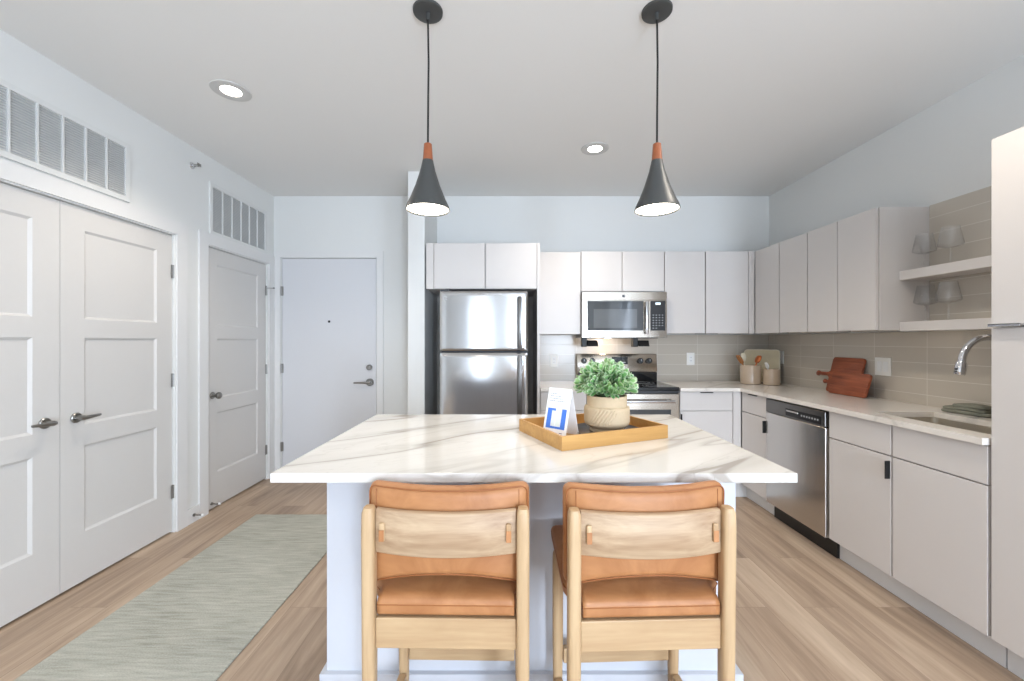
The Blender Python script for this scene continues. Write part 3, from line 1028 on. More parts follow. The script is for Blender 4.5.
# ------------------------------------------------------------------ refrigerator
RX0, RX1, RY = -0.556, 0.140, 3.20
fr_ = thing('refrigerator', 'stainless top freezer refrigerator standing between white wall end and tall panel', 'refrigerator', (-0.21, 3.55, 0))
MB().box(RX0, RX1, RY + 0.075, YB - 0.03, 0.02, 1.695, 0.004).box(RX0 + 0.02, RX1 - 0.02, RY + 0.10, YB - 0.05, 0.0005, 0.03).build('body', 'fridge_side', fr_)
for nm, z0, z1 in (('fridge_door', 0.09, 1.215), ('freezer_door', 1.228, 1.70)):
    def bow(p):
        s = 1 - (p.x / ((RX1 - RX0) / 2)) ** 2
        return Vector((p.x + (RX0 + RX1) / 2, p.y + RY + 0.035 - 0.010 * s * (1 if p.y < 0 else 0), p.z + (z0 + z1) / 2))
    d = MB().rbox(RX1 - RX0, 0.07, z1 - z0, 0.008, 14, bow).build(nm, 'steel', fr_, 50)
    hz0, hz1 = (0.60, 1.195) if nm == 'fridge_door' else (1.245, 1.655)
    hx = RX1 - 0.062
    MB().box(hx - 0.017, hx + 0.017, RY - 0.052, RY - 0.036, hz0, hz1, 0.006).box(hx - 0.012, hx + 0.012, RY - 0.040, RY - 0.002, hz0 + 0.01, hz0 + 0.04, 0.003).box(
        hx - 0.012, hx + 0.012, RY - 0.040, RY - 0.002, hz1 - 0.04, hz1 - 0.01, 0.003).build('handle', 'steel_dark', d, True)
MB().cyl((RX0 + 0.045, RY - 0.0035, 1.645), 0.014, -0.003, 'y', 24).build('badge', 'chrome', fr_, True)
MB().box(RX0 + 0.003, RX0 + 0.07, RY + 0.02, RY + 0.09, 1.701, 1.713, 0.003).build('hinge_cap', 'fridge_side', fr_)
MB().box(RX0 + 0.01, RX1 - 0.01, RY + 0.05, RY + 0.074, 0.03, 0.088).build('kick_plate', 'black_plastic', fr_)

# ------------------------------------------------------------------ range
GX0, GX1, GY = 0.638, 1.392, 3.325
rg = thing('kitchen_range', 'stainless electric range with black glass top and rear control panel', 'range', (1.017, 3.6, 0))
MB().box(GX0 + 0.001, GX1 - 0.001, GY + 0.03, TY - 0.008, 0.02, 0.895).box(GX0 + 0.03, GX1 - 0.03, GY + 0.06, TY - 0.03, 0.0005, 0.03).build('body', 'steel_dark', rg)
MB().box(GX0, GX1, GY, TY - 0.10, 0.897, 0.926, 0.004).build('cooktop', 'black_glass', rg)
for bx, by, r in ((0.83, 3.44, 0.10), (1.21, 3.44, 0.085), (0.83, 3.69, 0.075), (1.21, 3.69, 0.10)):
    m = MB()
    for rad in (r, r * 0.62):
        m.lathe([(rad - 0.002, 0.9262), (rad - 0.002, 0.9266), (rad, 0.9266), (rad, 0.9262)], (bx, by, 0), 40)
    m.build('burner_ring', 'button_grey', rg)
bk = MB().prism([(TY - 0.098, 1.015), (TY - 0.075, 1.182), (TY - 0.003, 1.182), (TY - 0.003, 0.90), (TY - 0.06, 0.90), (TY - 0.06, 1.015)], GX0, GX1, 'yz', 0.003).build('control_panel', 'steel_x', rg, True)
MB().prism([(TY - 0.097, 0.927), (TY - 0.100, 1.012), (TY - 0.0615, 1.012), (TY - 0.0615, 0.927)], GX0 + 0.004, GX1 - 0.004, 'yz', 0.002).build('vent_panel', 'black_glass', rg)
def on_panel(z):     # y of the sloping panel face at z
    return TY - 0.098 + 0.023 * (z - 1.015) / 0.167
kz = 1.118
ky = on_panel(kz)
for kx in (0.700, 0.780, 1.236, 1.318):
    kn = MB().cyl((kx, ky - 0.0006, kz), 0.027, -0.006, 'y', 28, 0.002).cyl((kx, ky - 0.006, kz), 0.021, -0.020, 'y', 28, 0.004).build('knob', 'black_plastic', bk, True)
    MB().box(kx - 0.003, kx + 0.003, ky - 0.0275, ky - 0.0262, kz - 0.002, kz + 0.017).build('pointer', 'button_grey', kn)
dz0, dz1 = 1.085, 1.155
MB().prism([(on_panel(dz0) - 0.004, dz0), (on_panel(dz1) - 0.004, dz1), (on_panel(dz1) - 0.0006, dz1), (on_panel(dz0) - 0.0006, dz0)], 0.965, 1.115, 'yz').build('display', 'black_glass', bk)
for i in range(3):
    zz = 1.10
    MB().box(0.98 + i * 0.045, 1.005 + i * 0.045, on_panel(zz) - 0.0054, on_panel(zz) - 0.0043, zz, zz + 0.007).build('touch_key', 'button_grey', bk)
od = MB().box(GX0 + 0.004, GX1 - 0.004, GY - 0.012, GY + 0.028, 0.235, 0.872, 0.004).build('oven_door', 'steel_x', rg)
MB().box(GX0 + 0.075, GX1 - 0.075, GY - 0.0145, GY - 0.0124, 0.38, 0.745, 0.001).build('window', 'oven_glass', od)
MB().tube([(GX0 + 0.06, GY - 0.055, 0.815), (GX1 - 0.06, GY - 0.055, 0.815)], 0.012, 16).cyl((GX0 + 0.09, GY - 0.0125, 0.815), 0.009, -0.04, 'y', 14).cyl((GX1 - 0.09, GY - 0.0125, 0.815), 0.009, -0.04, 'y', 14).build('handle', 'chrome', od, True)
MB().box(GX0 + 0.004, GX1 - 0.004, GY - 0.008, GY + 0.028, 0.06, 0.228, 0.004).build('storage_drawer', 'steel_x', rg)
MB().box(GX0 + 0.004, GX1 - 0.004, GY + 0.002, GY + 0.028, 0.875, 0.8955).build('vent_trim', 'black_plastic', rg)

# ------------------------------------------------------------------ microwave
MX0, MX1, MY, MZ0, MZ1 = 0.634, 1.376, 3.55, 1.335, 1.736
mw = thing('microwave', 'stainless over the range microwave hanging under the short cabinet', 'microwave', (1.005, 3.7, MZ0))
MB().box(MX0 + 0.002, MX1 - 0.002, MY + 0.032, TY - 0.002, MZ0, MZ1, 0.002).build('body', 'steel_dark', mw)
MB().box(MX0, MX1, MY, MY + 0.030, MZ1 - 0.072, MZ1, 0.003).build('top_panel', 'steel_x', mw)
DXR = 1.215
dr = MB().slab([MX0, MX0 + 0.045, DXR - 0.045, DXR], [MZ0 + 0.002, MZ0 + 0.062, MZ1 - 0.079, MZ1 - 0.074], lambda i, j: not (i == 1 and j == 1), MY, MY + 0.03, lambda u, v, d: (u, d, v)).build('door', 'steel_x', mw)
MB().box(MX0 + 0.0452, DXR - 0.0452, MY + 0.003, MY + 0.02, MZ0 + 0.0622, MZ1 - 0.0792).build('window', 'oven_glass', dr)
MB().box(MX0 + 0.10, DXR - 0.10, MY + 0.0018, MY + 0.0028, MZ0 + 0.085, MZ1 - 0.15).build('screen', 'screen_glass', dr)
MB().box(DXR - 0.036, DXR - 0.012, MY - 0.040, MY - 0.024, MZ0 + 0.03, MZ1 - 0.085, 0.006).box(DXR - 0.030, DXR - 0.018, MY - 0.030, MY - 0.0006, MZ0 + 0.05, MZ0 + 0.075).box(
    DXR - 0.030, DXR - 0.018, MY - 0.030, MY - 0.0006, MZ1 - 0.13, MZ1 - 0.105).build('handle', 'steel', dr, True)
cp = MB().slab([DXR + 0.002, DXR + 0.016, MX1 - 0.014, MX1], [MZ0 + 0.002, MZ0 + 0.062, MZ1 - 0.079, MZ1 - 0.074], lambda i, j: not (i == 1 and j == 1), MY, MY + 0.03, lambda u, v, d: (u, d, v)).build('control_panel', 'steel_x', mw)
MB().box(DXR + 0.0162, MX1 - 0.0142, MY + 0.001, MY + 0.02, MZ0 + 0.0622, MZ1 - 0.0792).build('keypad', 'black_plastic', cp)
m = MB()
for r in range(6):
    for c in range(4):
        if r == 5 and c > 1:
            continue
        m.box(DXR + 0.036 + c * 0.027, DXR + 0.047 + c * 0.027, MY + 0.0002, MY + 0.0009, MZ0 + 0.195 - r * 0.023, MZ0 + 0.201 - r * 0.023)
m.build('buttons', 'button_grey', cp)
MB().box(DXR + 0.062, DXR + 0.104, MY + 0.0001, MY + 0.0009, MZ1 - 0.112, MZ1 - 0.094).build('clock', 'clock_glow', cp)
MB().box(0.985, 1.007, MY - 0.0012, MY - 0.0002, MZ1 - 0.048, MZ1 - 0.026, 0.0004, 1).build('badge', 'fridge_side', mw)
MB().box(MX0 + 0.06, MX1 - 0.06, MY + 0.05, MY + 0.14, MZ0 - 0.006, MZ0 - 0.0004).build('underside_grille', 'black_metal', mw)
MB().cyl((0.90, 3.72, MZ0 - 0.0005), 0.03, -0.006, 'z', 24).build('cooktop_lamp', 'lamp_glow', mw)
# canisters under the microwave
for i, (cx, lab) in enumerate(((0.708, 'black angular canister hanging under the left end of the microwave'), (1.165, 'black angular canister hanging under the right end of the microwave'))):
    t = thing('fire_canister', lab, 'canister', (cx, 3.66, MZ0 - 0.07), 'black canisters under the microwave')
    MB().box(cx - 0.065, cx - 0.02, 3.62, 3.68, MZ0 - 0.082, MZ0 - 0.0008, 0.004).build('bracket', 'black_metal', t)
    MB().prism([(3.60, MZ0 - 0.078), (3.69, MZ0 - 0.074), (3.70, MZ0 - 0.024), (3.625, MZ0 - 0.024)], cx - 0.018, cx + 0.078, 'yz', 0.004).build('canister', 'black_plastic', t)
lamp_light('cooktop_lamp_light', (0.90, 3.74, MZ0 - 0.03), 1.6, (1.0, 0.80, 0.60), 0.03)

# ------------------------------------------------------------------ dishwasher
DY0, DY1 = 2.4365, 3.0095
dw = thing('dishwasher', 'stainless dishwasher under the right countertop with dark control band', 'dishwasher', (2.2, 2.72, 0))
MB().box(BX + 0.025, XR - 0.03, DY0 + 0.004, DY1 - 0.004, 0.115, CT0 - 0.003).build('body', 'black_plastic', dw)
MB().box(BX - 0.008, BX + 0.024, DY0 + 0.006, DY1 - 0.002, 0.118, 0.782, 0.004).build('door', 'steel_side', dw)
c = MB().box(BX - 0.010, BX + 0.024, DY0 + 0.006, DY1 - 0.002, 0.785, CT0 - 0.012, 0.004).build('control_panel', 'steel_dark', dw)
MB().box(BX - 0.0125, BX - 0.0102, DY0 + 0.035, DY1 - 0.22, 0.795, 0.845, 0.0008, 1).build('touch_strip', 'black_plastic', c)
m = MB()
for i in range(7):
    m.box(BX - 0.0135, BX - 0.0126, DY0 + 0.055 + i * 0.023, DY0 + 0.066 + i * 0.023, 0.815, 0.826)
m.build('buttons', 'button_grey', c)
MB().prism([(BX - 0.034, 0.826), (BX - 0.0127, 0.838), (BX - 0.0127, 0.806)], DY0 + 0.215, DY0 + 0.33, None or 'xz', 0.0).build('latch_handle', 'steel_side', c) if False else \
    MB().box(BX - 0.020, BX - 0.0127, DY0 + 0.225, DY0 + 0.335, 0.826, 0.838, 0.002).build('latch_handle', 'steel_side', c)
MB().box(BX + 0.055, BX + 0.075, DY0 - 0.004, DY1 + 0.0, 0.001, 0.112).build('toe_kick', 'black_plastic', dw)

# ------------------------------------------------------------------ island
IX0, IX1, IY0, IY1, IZ = -0.713, 0.855, 1.203, 2.165, 0.915
PXL, PXR, PYF, PYB = -0.672, 0.828, 1.485, 2.13
ib = thing('kitchen_island', 'white panelled kitchen island base in the middle of the floor', 'island', ((PXL + PXR) / 2, 1.8, 0))
MB().box(PXL, PXR, PYF, PYB, 0.002, IZ - 0.029, 0.002).build('body', 'island_white', ib)
MB().slab([PXL - 0.018, PXL - 0.0005, PXR + 0.0005, PXR + 0.018], [PYF - 0.018, PYF - 0.0005, PYB + 0.0005, PYB + 0.018], lambda i, j: not (i == 1 and j == 1), 0.001, 0.10, lambda u, v, d: (u, v, d)).build('baseboard', 'island_white', ib)
tag(MB().box(IX0, IX1, IY0, IY1, IZ - 0.028, IZ, 0.002).build('island_worktop', 'quartz_island', None, False, (0.07, 1.68, IZ - 0.028)),
    'white quartz island worktop with grey brown veins', 'worktop')

# ------------------------------------------------------------------ things on the island
# bamboo tray
ty = math.radians(23.5)
T0 = Vector((0.185, 1.441))
TL, TW, TH = 0.495, 0.362, 0.052
tr_ = thing('serving_tray', 'square cornered light wood tray on the island worktop holding plant and card', 'tray', (T0.x, T0.y, IZ + 0.0006), None, ty, True)
MB().box(0.0105, TL - 0.0105, 0.0105, TW - 0.0105, 0.0, 0.008).build('base', 'bamboo', tr_)
MB().slab([0, 0.010, TL - 0.010, TL], [0, 0.010, TW - 0.010, TW], lambda i, j: not (i == 1 and j == 1), 0.0, TH, lambda u, v, d: (u, v, d)).build('rim', 'bamboo', tr_)
TZ = IZ + 0.0006 + 0.008
# black round plate
PC = (0.409, 1.713)
tag(MB().lathe([(0.10, 0.0006), (0.140, 0.004), (0.149, 0.012), (0.146, 0.0125), (0.134, 0.006), (0.001, 0.005)], (PC[0], PC[1], TZ), 48, None, False, True).build('plate', 'mirror_plate', None, True, (PC[0], PC[1], TZ)),
    'glossy black round plate under the plant pot in the wooden tray', 'plate')
# potted plant
pp = thing('potted_plant', 'bushy green succulent in a sand coloured ribbed pot on the black plate', 'plant', (PC[0], PC[1], TZ + 0.0068), None, 0, True)
prof = [(0.068, 0), (0.070, 0.002), (0.070, 0.016), (0.080, 0.021), (0.090, 0.030), (0.094, 0.042), (0.094, 0.095), (0.091, 0.103), (0.083, 0.106), (0.082, 0.110), (0.083, 0.146), (0.0845, 0.150), (0.078, 0.150), (0.075, 0.146), (0.074, 0.128)]
pm = MB()
segs = 240
t = bmesh.new()
rings = []
fine = []
for (r0, z0), (r1, z1) in zip(prof, prof[1:]):
    n = max(1, int(math.hypot(r1 - r0, z1 - z0) / 0.004))
    fine += [(r0 + (r1 - r0) * q / n, z0 + (z1 - z0) * q / n) for q in range(n)]
fine.append(prof[-1])
for r, z in fine:
    ring = []
    for i in range(segs):
        a = 2 * PI * i / segs
        rr_ = r
        if 0.034 < z < 0.098 and r > 0.085:
            # slanting carved grooves on one side of the belly
            aa = (a - math.radians(205)) % (2 * PI)
            if aa < math.radians(75):
                ph = (math.degrees(aa) - (z - 0.034) * 420) / 9.0
                if 0 < ph < 6.0:
                    rr_ -= 0.0042 * max(0.0, math.cos(2 * PI * ph)) ** 1.5 if math.cos(2 * PI * ph) > 0 else 0
        ring.append(t.verts.new((rr_ * math.cos(a), rr_ * math.sin(a), z)))
    rings.append(ring)
for a, b in zip(rings, rings[1:]):
    for i in range(segs):
        j = (i + 1) % segs
        t.faces.new((a[i], a[j], b[j], b[i]))
t.faces.new(list(reversed(rings[0])))
bmesh.ops.recalc_face_normals(t, faces=t.faces)
pm._add(t); pm.build('pot', 'pot', pp, True)
MB().lathe([(0.0738, 0.126), (0.05, 0.132), (0.02, 0.134), (0.0005, 0.134)], (0, 0, 0), 30).build('soil', 'soil', pp, True)
# foliage: rosettes of small rounded leaves on branching stems
fb = bmesh.new()
rim_l = fb.verts.layers.float.new('rim')
def leaf(base, direction, up, L, W):
    d = direction.normalized()
    s = d.cross(up)
    if s.length < 1e-3:
        s = d.cross(Vector((1, 0, 0)))
    s.normalize()
    nrm = s.cross(d).normalized()
    rows = [(0.0, 0.16), (0.3, 0.66), (0.6, 1.0), (0.85, 0.82), (1.0, 0.25)]
    grid = []
    for tt, w in rows:
        c = base + d * (L * tt) + nrm * (L * 0.22 * tt * tt)
        row = []
        for q in (-1, -0.55, 0, 0.55, 1):
            v = fb.verts.new(c + s * (W * w * q / 2) + nrm * (abs(q) ** 2 * W * 0.22 * w))
            v[rim_l] = 1.0 if (abs(q) == 1 or tt == 1.0) else 0.0
            row.append(v)
        grid.append(row)
    for a, b in zip(grid, grid[1:]):
        for i in range(4):
            fb.faces.new((a[i], a[i + 1], b[i + 1], b[i]))
rnd = random.Random(11)
st = MB()
tips = []
for i in range(88):
    az = rnd.uniform(0, 2 * PI)
    el = math.asin(min(1, rnd.uniform(0.06, 1.0)))
    rad = (0.081 if i > 26 else 0.056) + rnd.uniform(-0.012, 0.016)
    p = Vector((math.cos(az) * math.cos(el) * rad * 1.08, math.sin(az) * math.cos(el) * rad * 1.04, 0.162 + math.sin(el) * rad * 1.16))
    tips.append(p)
    b0 = Vector((math.cos(az) * 0.025, math.sin(az) * 0.025, 0.133))
    mid = (b0 + p) / 2 + Vector((0, 0, 0.012))
    st.tube([b0, mid, p], 0.0022, 6)
for p in tips:
    axis = (p - Vector((0, 0, 0.15))).normalized()
    u = axis.cross(Vector((0.3, 0.2, 1))).normalized(); w = axis.cross(u)
    n = 9
    for q in range(n):
        a = q * 2.399 + rnd.uniform(-0.2, 0.2)
        tilt = 0.35 + 0.85 * q / n
        dd = axis * math.cos(tilt) + (u * math.cos(a) + w * math.sin(a)) * math.sin(tilt)
        leaf(p - axis * (0.012 * q / n), dd, axis, rnd.uniform(0.034, 0.050), rnd.uniform(0.018, 0.026))
lm = bpy.data.meshes.new('foliage')
fb.to_mesh(lm); fb.free()
for pl in lm.polygons:
    pl.use_smooth = True
lm.materials.append(MATS['leaf'])
lo = bpy.data.objects.new('foliage', lm); COL.objects.link(lo); lo.parent = pp
st.build('stems', 'stem_green', pp, True)

# folded tent card
R0 = Vector((0.2146, 1.58)); dvec = Vector((0.74, -0.672)); nvec = Vector((-0.672, -0.74))
tw_, tdp, thh = 0.112, 0.10, 0.19
ang = math.atan2(dvec.y, dvec.x)
Lc = R0 - dvec * tw_
tc = thing('tent_card', 'white folded tent card with blue picture standing in the wooden tray', 'card', (Lc.x, Lc.y, TZ + 0.0006), None, ang, True)
# local: x along the front bottom edge, y away from the reader, z up
ft = 0.0012
def fp(x, s, off=0.0):
    """point on the leaning front face: x along, s up the slope (0..1)"""
    slope = Vector((0, tdp / 2, thh)); nn = Vector((0, -thh, tdp / 2)).normalized()
    return Vector((x, 0, 0)) + slope * s + nn * off
def face_plate(mb, x0, x1, s0, s1, o0, o1):
    t = bmesh.new()
    P = [fp(x, s, o) for o in (o0, o1) for (x, s) in ((x0, s0), (x1, s0), (x1, s1), (x0, s1))]
    v = [t.verts.new(p) for p in P]
    for f in ((0, 1, 2, 3), (7, 6, 5, 4), (0, 4, 5, 1), (1, 5, 6, 2), (2, 6, 7, 3), (3, 7, 4, 0)):
        t.faces.new([v[i] for i in f])
    bmesh.ops.recalc_face_normals(t, faces=t.faces)
    mb._add(t)
    return mb
m = MB()
m.prism([(0, 0), (tdp / 2, thh), (tdp, 0), (tdp - 0.004, 0), (tdp / 2, thh - 0.006), (0.004, 0)], 0, tw_, 'yz')
m.build('card', 'card_white', tc)
face_plate(face_plate(face_plate(MB(), 0.010, 0.032, 0.17, 0.58, 0.0003, 0.0006), 0.080, 0.102, 0.17, 0.58, 0.0003, 0.0006), 0.0322, 0.0798, 0.17, 0.215, 0.0003, 0.0006).build('blue_frame', 'card_blue', tc)
face_plate(face_plate(MB(), 0.0322, 0.050, 0.53, 0.58, 0.0003, 0.0006), 0.0322, 0.0322, 0.5, 0.51, 0.0003, 0.0006).build('blue_corner', 'card_blue', tc)
face_plate(face_plate(MB(), 0.034, 0.052, 0.22, 0.52, 0.0003, 0.0005), 0.055, 0.078, 0.22, 0.60, 0.0003, 0.0005).build('picture', 'card_pale', tc)
m = MB()
for r_, (a, b_) in enumerate(((0.012, 0.052), (0.012, 0.064), (0.012, 0.074), (0.012, 0.088))):
    x = a
    while x < b_ - 0.003:
        wl = rnd.uniform(0.004, 0.011)
        face_plate(m, x, min(b_, x + wl), 0.875 - r_ * 0.05, 0.888 - r_ * 0.05, 0.0003, 0.0006)
        x += wl + 0.0022
face_plate(m, 0.080, 0.094, 0.085, 0.10, 0.0003, 0.0006)
m.build('print', 'card_grey', tc)

# ------------------------------------------------------------------ counter accessories
def crock(loc, r, h, label):
    t = thing('utensil_crock', label, 'crock', loc, 'beige crocks in the corner', local=True)
    MB().lathe([(r - 0.006, 0.0006), (r, 0.005), (r, h - 0.004), (r - 0.002, h), (r - 0.006, h - 0.002), (r - 0.008, 0.012), (0.0005, 0.010)], (0, 0, 0), 48, None, False, True).build('crock_body', 'crock', t, True)
    return t


C1 = Vector((2.175, 3.66, CT1)); C2 = Vector((2.302, 3.565, CT1))
crock(C1, 0.083, 0.168, 'larger beige glossy crock holding wooden spoons in the counter corner')
crock(C2, 0.066, 0.138, 'smaller beige glossy crock standing right of the spoon crock')


def spoon(base, tip, mat, label, bw=0.03, bl=0.045, name='wooden_spoon', cat='spoon'):
    t = thing(name, label, cat, base)
    b, e = Vector(base), Vector(tip)
    d = (e - b).normalized()
    MB().tube([b, b + (e - b) * 0.5, e], 0.005, 10, radii=[0.0045, 0.0055, 0.006]).build('shaft', mat, t, True)
    q = d.to_track_quat('Z', 'Y').to_matrix().to_4x4()
    m = MB()
    m.rbox(bw * 2, 0.016, bl * 2, 0.008, 10, lambda p: Vector((p.x * (1 - 0.45 * (p.z / bl) ** 2), p.y + 0.010 * (1 - (p.x / bw) ** 2) * (1 - (p.z / bl) ** 2), p.z)), Matrix.Translation(e + d * bl * 0.8) @ q)
    m.build('bowl', mat, t, True)


def inside_crock(c, dx, dy, tx, ty_, tz):
    return (c.x + dx, c.y + dy, c.z + 0.02), (c.x + tx, c.y + ty_, c.z + tz)


b, e = inside_crock(C1, 0.025, 0.0, -0.085, -0.01, 0.19); spoon(b, e, 'spoon_wood', 'brown wooden spoon leaning left out of the larger crock')
b, e = inside_crock(C1, -0.03, 0.01, -0.035, 0.045, 0.205); spoon(b, e, 'tray_rim', 'pale spatula standing at the back of the larger crock', 0.024, 0.04, 'spatula', 'spatula')
b, e = inside_crock(C1, -0.03, -0.02, 0.052, -0.01, 0.195); spoon(b, e, 'copper', 'orange copper toned spoon leaning right in the larger crock', 0.032, 0.036)
b, e = inside_crock(C2, 0.015, 0.0, -0.035, 0.0, 0.15); spoon(b, e, 'plastic_white', 'white spoon standing in the smaller crock', 0.018, 0.028, 'serving_spoon')

# serving tray leaning in the corner
BL = Vector((2.235, 3.872)); BR = Vector((2.462, 3.690))
bd = (BR - BL); bl_ = bd.length
st_ = thing('serving_tray', 'pale green beige rounded tray leaning in the corner behind the crocks', 'tray', (BL.x, BL.y, CT1 + 0.001), None, math.atan2(bd.y, bd.x), True)
def rrect(w, h, r, n=6, z0=0.0, ins=0.0):
    return [(x, z + z0) for x, z in rr(ins, w - ins, ins, h - ins, max(0.004, r - ins), n)]
lean = Matrix.Rotation(math.radians(-5), 4, 'X')
MB().prism(rrect(bl_, 0.305, 0.03), -0.010, 0.0, 'xz', 0.0, lean).build('board', 'serving_tray', st_)
t = bmesh.new()
oa = rrect(bl_, 0.305, 0.03); ob = rrect(bl_, 0.305, 0.03, ins=0.008)
va = [[t.verts.new((x, y, z)) for x, z in ring] for ring, y in ((oa, -0.0102), (oa, -0.018), (ob, -0.018), (ob, -0.0102))]
for a, b2 in zip(va, va[1:]):
    for i in range(len(a)):
        t.faces.new((a[i], a[(i + 1) % len(a)], b2[(i + 1) % len(a)], b2[i]))
bmesh.ops.recalc_face_normals(t, faces=t.faces)
m = MB(); m._add(t, lean); m.build('rim', 'tray_rim', st_)


# red cutting boards (paddles on their long edge, leaning on the right wall)
def paddle(label, loc, L, Hh, hl, hw, th, lean_deg, hole=True):
    t = thing('cutting_board', label, 'cutting board', loc, 'red brown paddle boards', 0, True)
    pts = []
    r = 0.02
    # outline in (y, z): body from y=0..L, handle beyond L
    pts += [(r, 0)] + [(L - r, 0)]
    pts += [(L - r + r * math.sin(a), r - r * math.cos(a)) for a in (PI / 6, PI / 3)] + [(L, r)]
    c = Hh / 2
    pts += [(L, c - hw * 1.2), (L + 0.012, c - hw * 0.7), (L + 0.03, c - hw * 0.55), (L + hl - 0.03, c - hw * 0.55)]
    for i in range(9):
        a = -PI / 2 + PI * i / 8
        pts.append((L + hl - hw * 0.85 + hw * 0.85 * math.cos(a), c + hw * 0.85 * math.sin(a)))
    pts += [(L + hl - 0.03, c + hw * 0.55), (L + 0.03, c + hw * 0.55), (L + 0.012, c + hw * 0.7), (L, c + hw * 1.2)]
    pts += [(L, Hh - r)] + [(L - r + r * math.cos(a), Hh - r + r * math.sin(a)) for a in (PI / 6, PI / 3)] + [(L - r, Hh)]
    pts += [(r, Hh)] + [(r - r * math.sin(a), Hh - r + r * math.cos(a)) for a in (PI / 6, PI / 3)] + [(0, Hh - r)]
    pts += [(0, r)] + [(r - r * math.cos(a), r - r * math.sin(a)) for a in (PI / 6, PI / 3)]
    lm_ = Matrix.Rotation(math.radians(lean_deg), 4, 'Y')
    MB().prism(pts, 0, th, 'yz', 0.003, lm_).build('board', 'red_wood_y', t, True)
    return t


paddle('larger red brown paddle board leaning on the tile behind the smaller one', (2.42, 2.835, CT1 + 0.004), 0.275, 0.268, 0.135, 0.024, 0.018, 14)
paddle('smaller red brown paddle board leaning in front of the larger board', (2.375, 2.715, CT1 + 0.004), 0.315, 0.165, 0.075, 0.02, 0.018, 16)


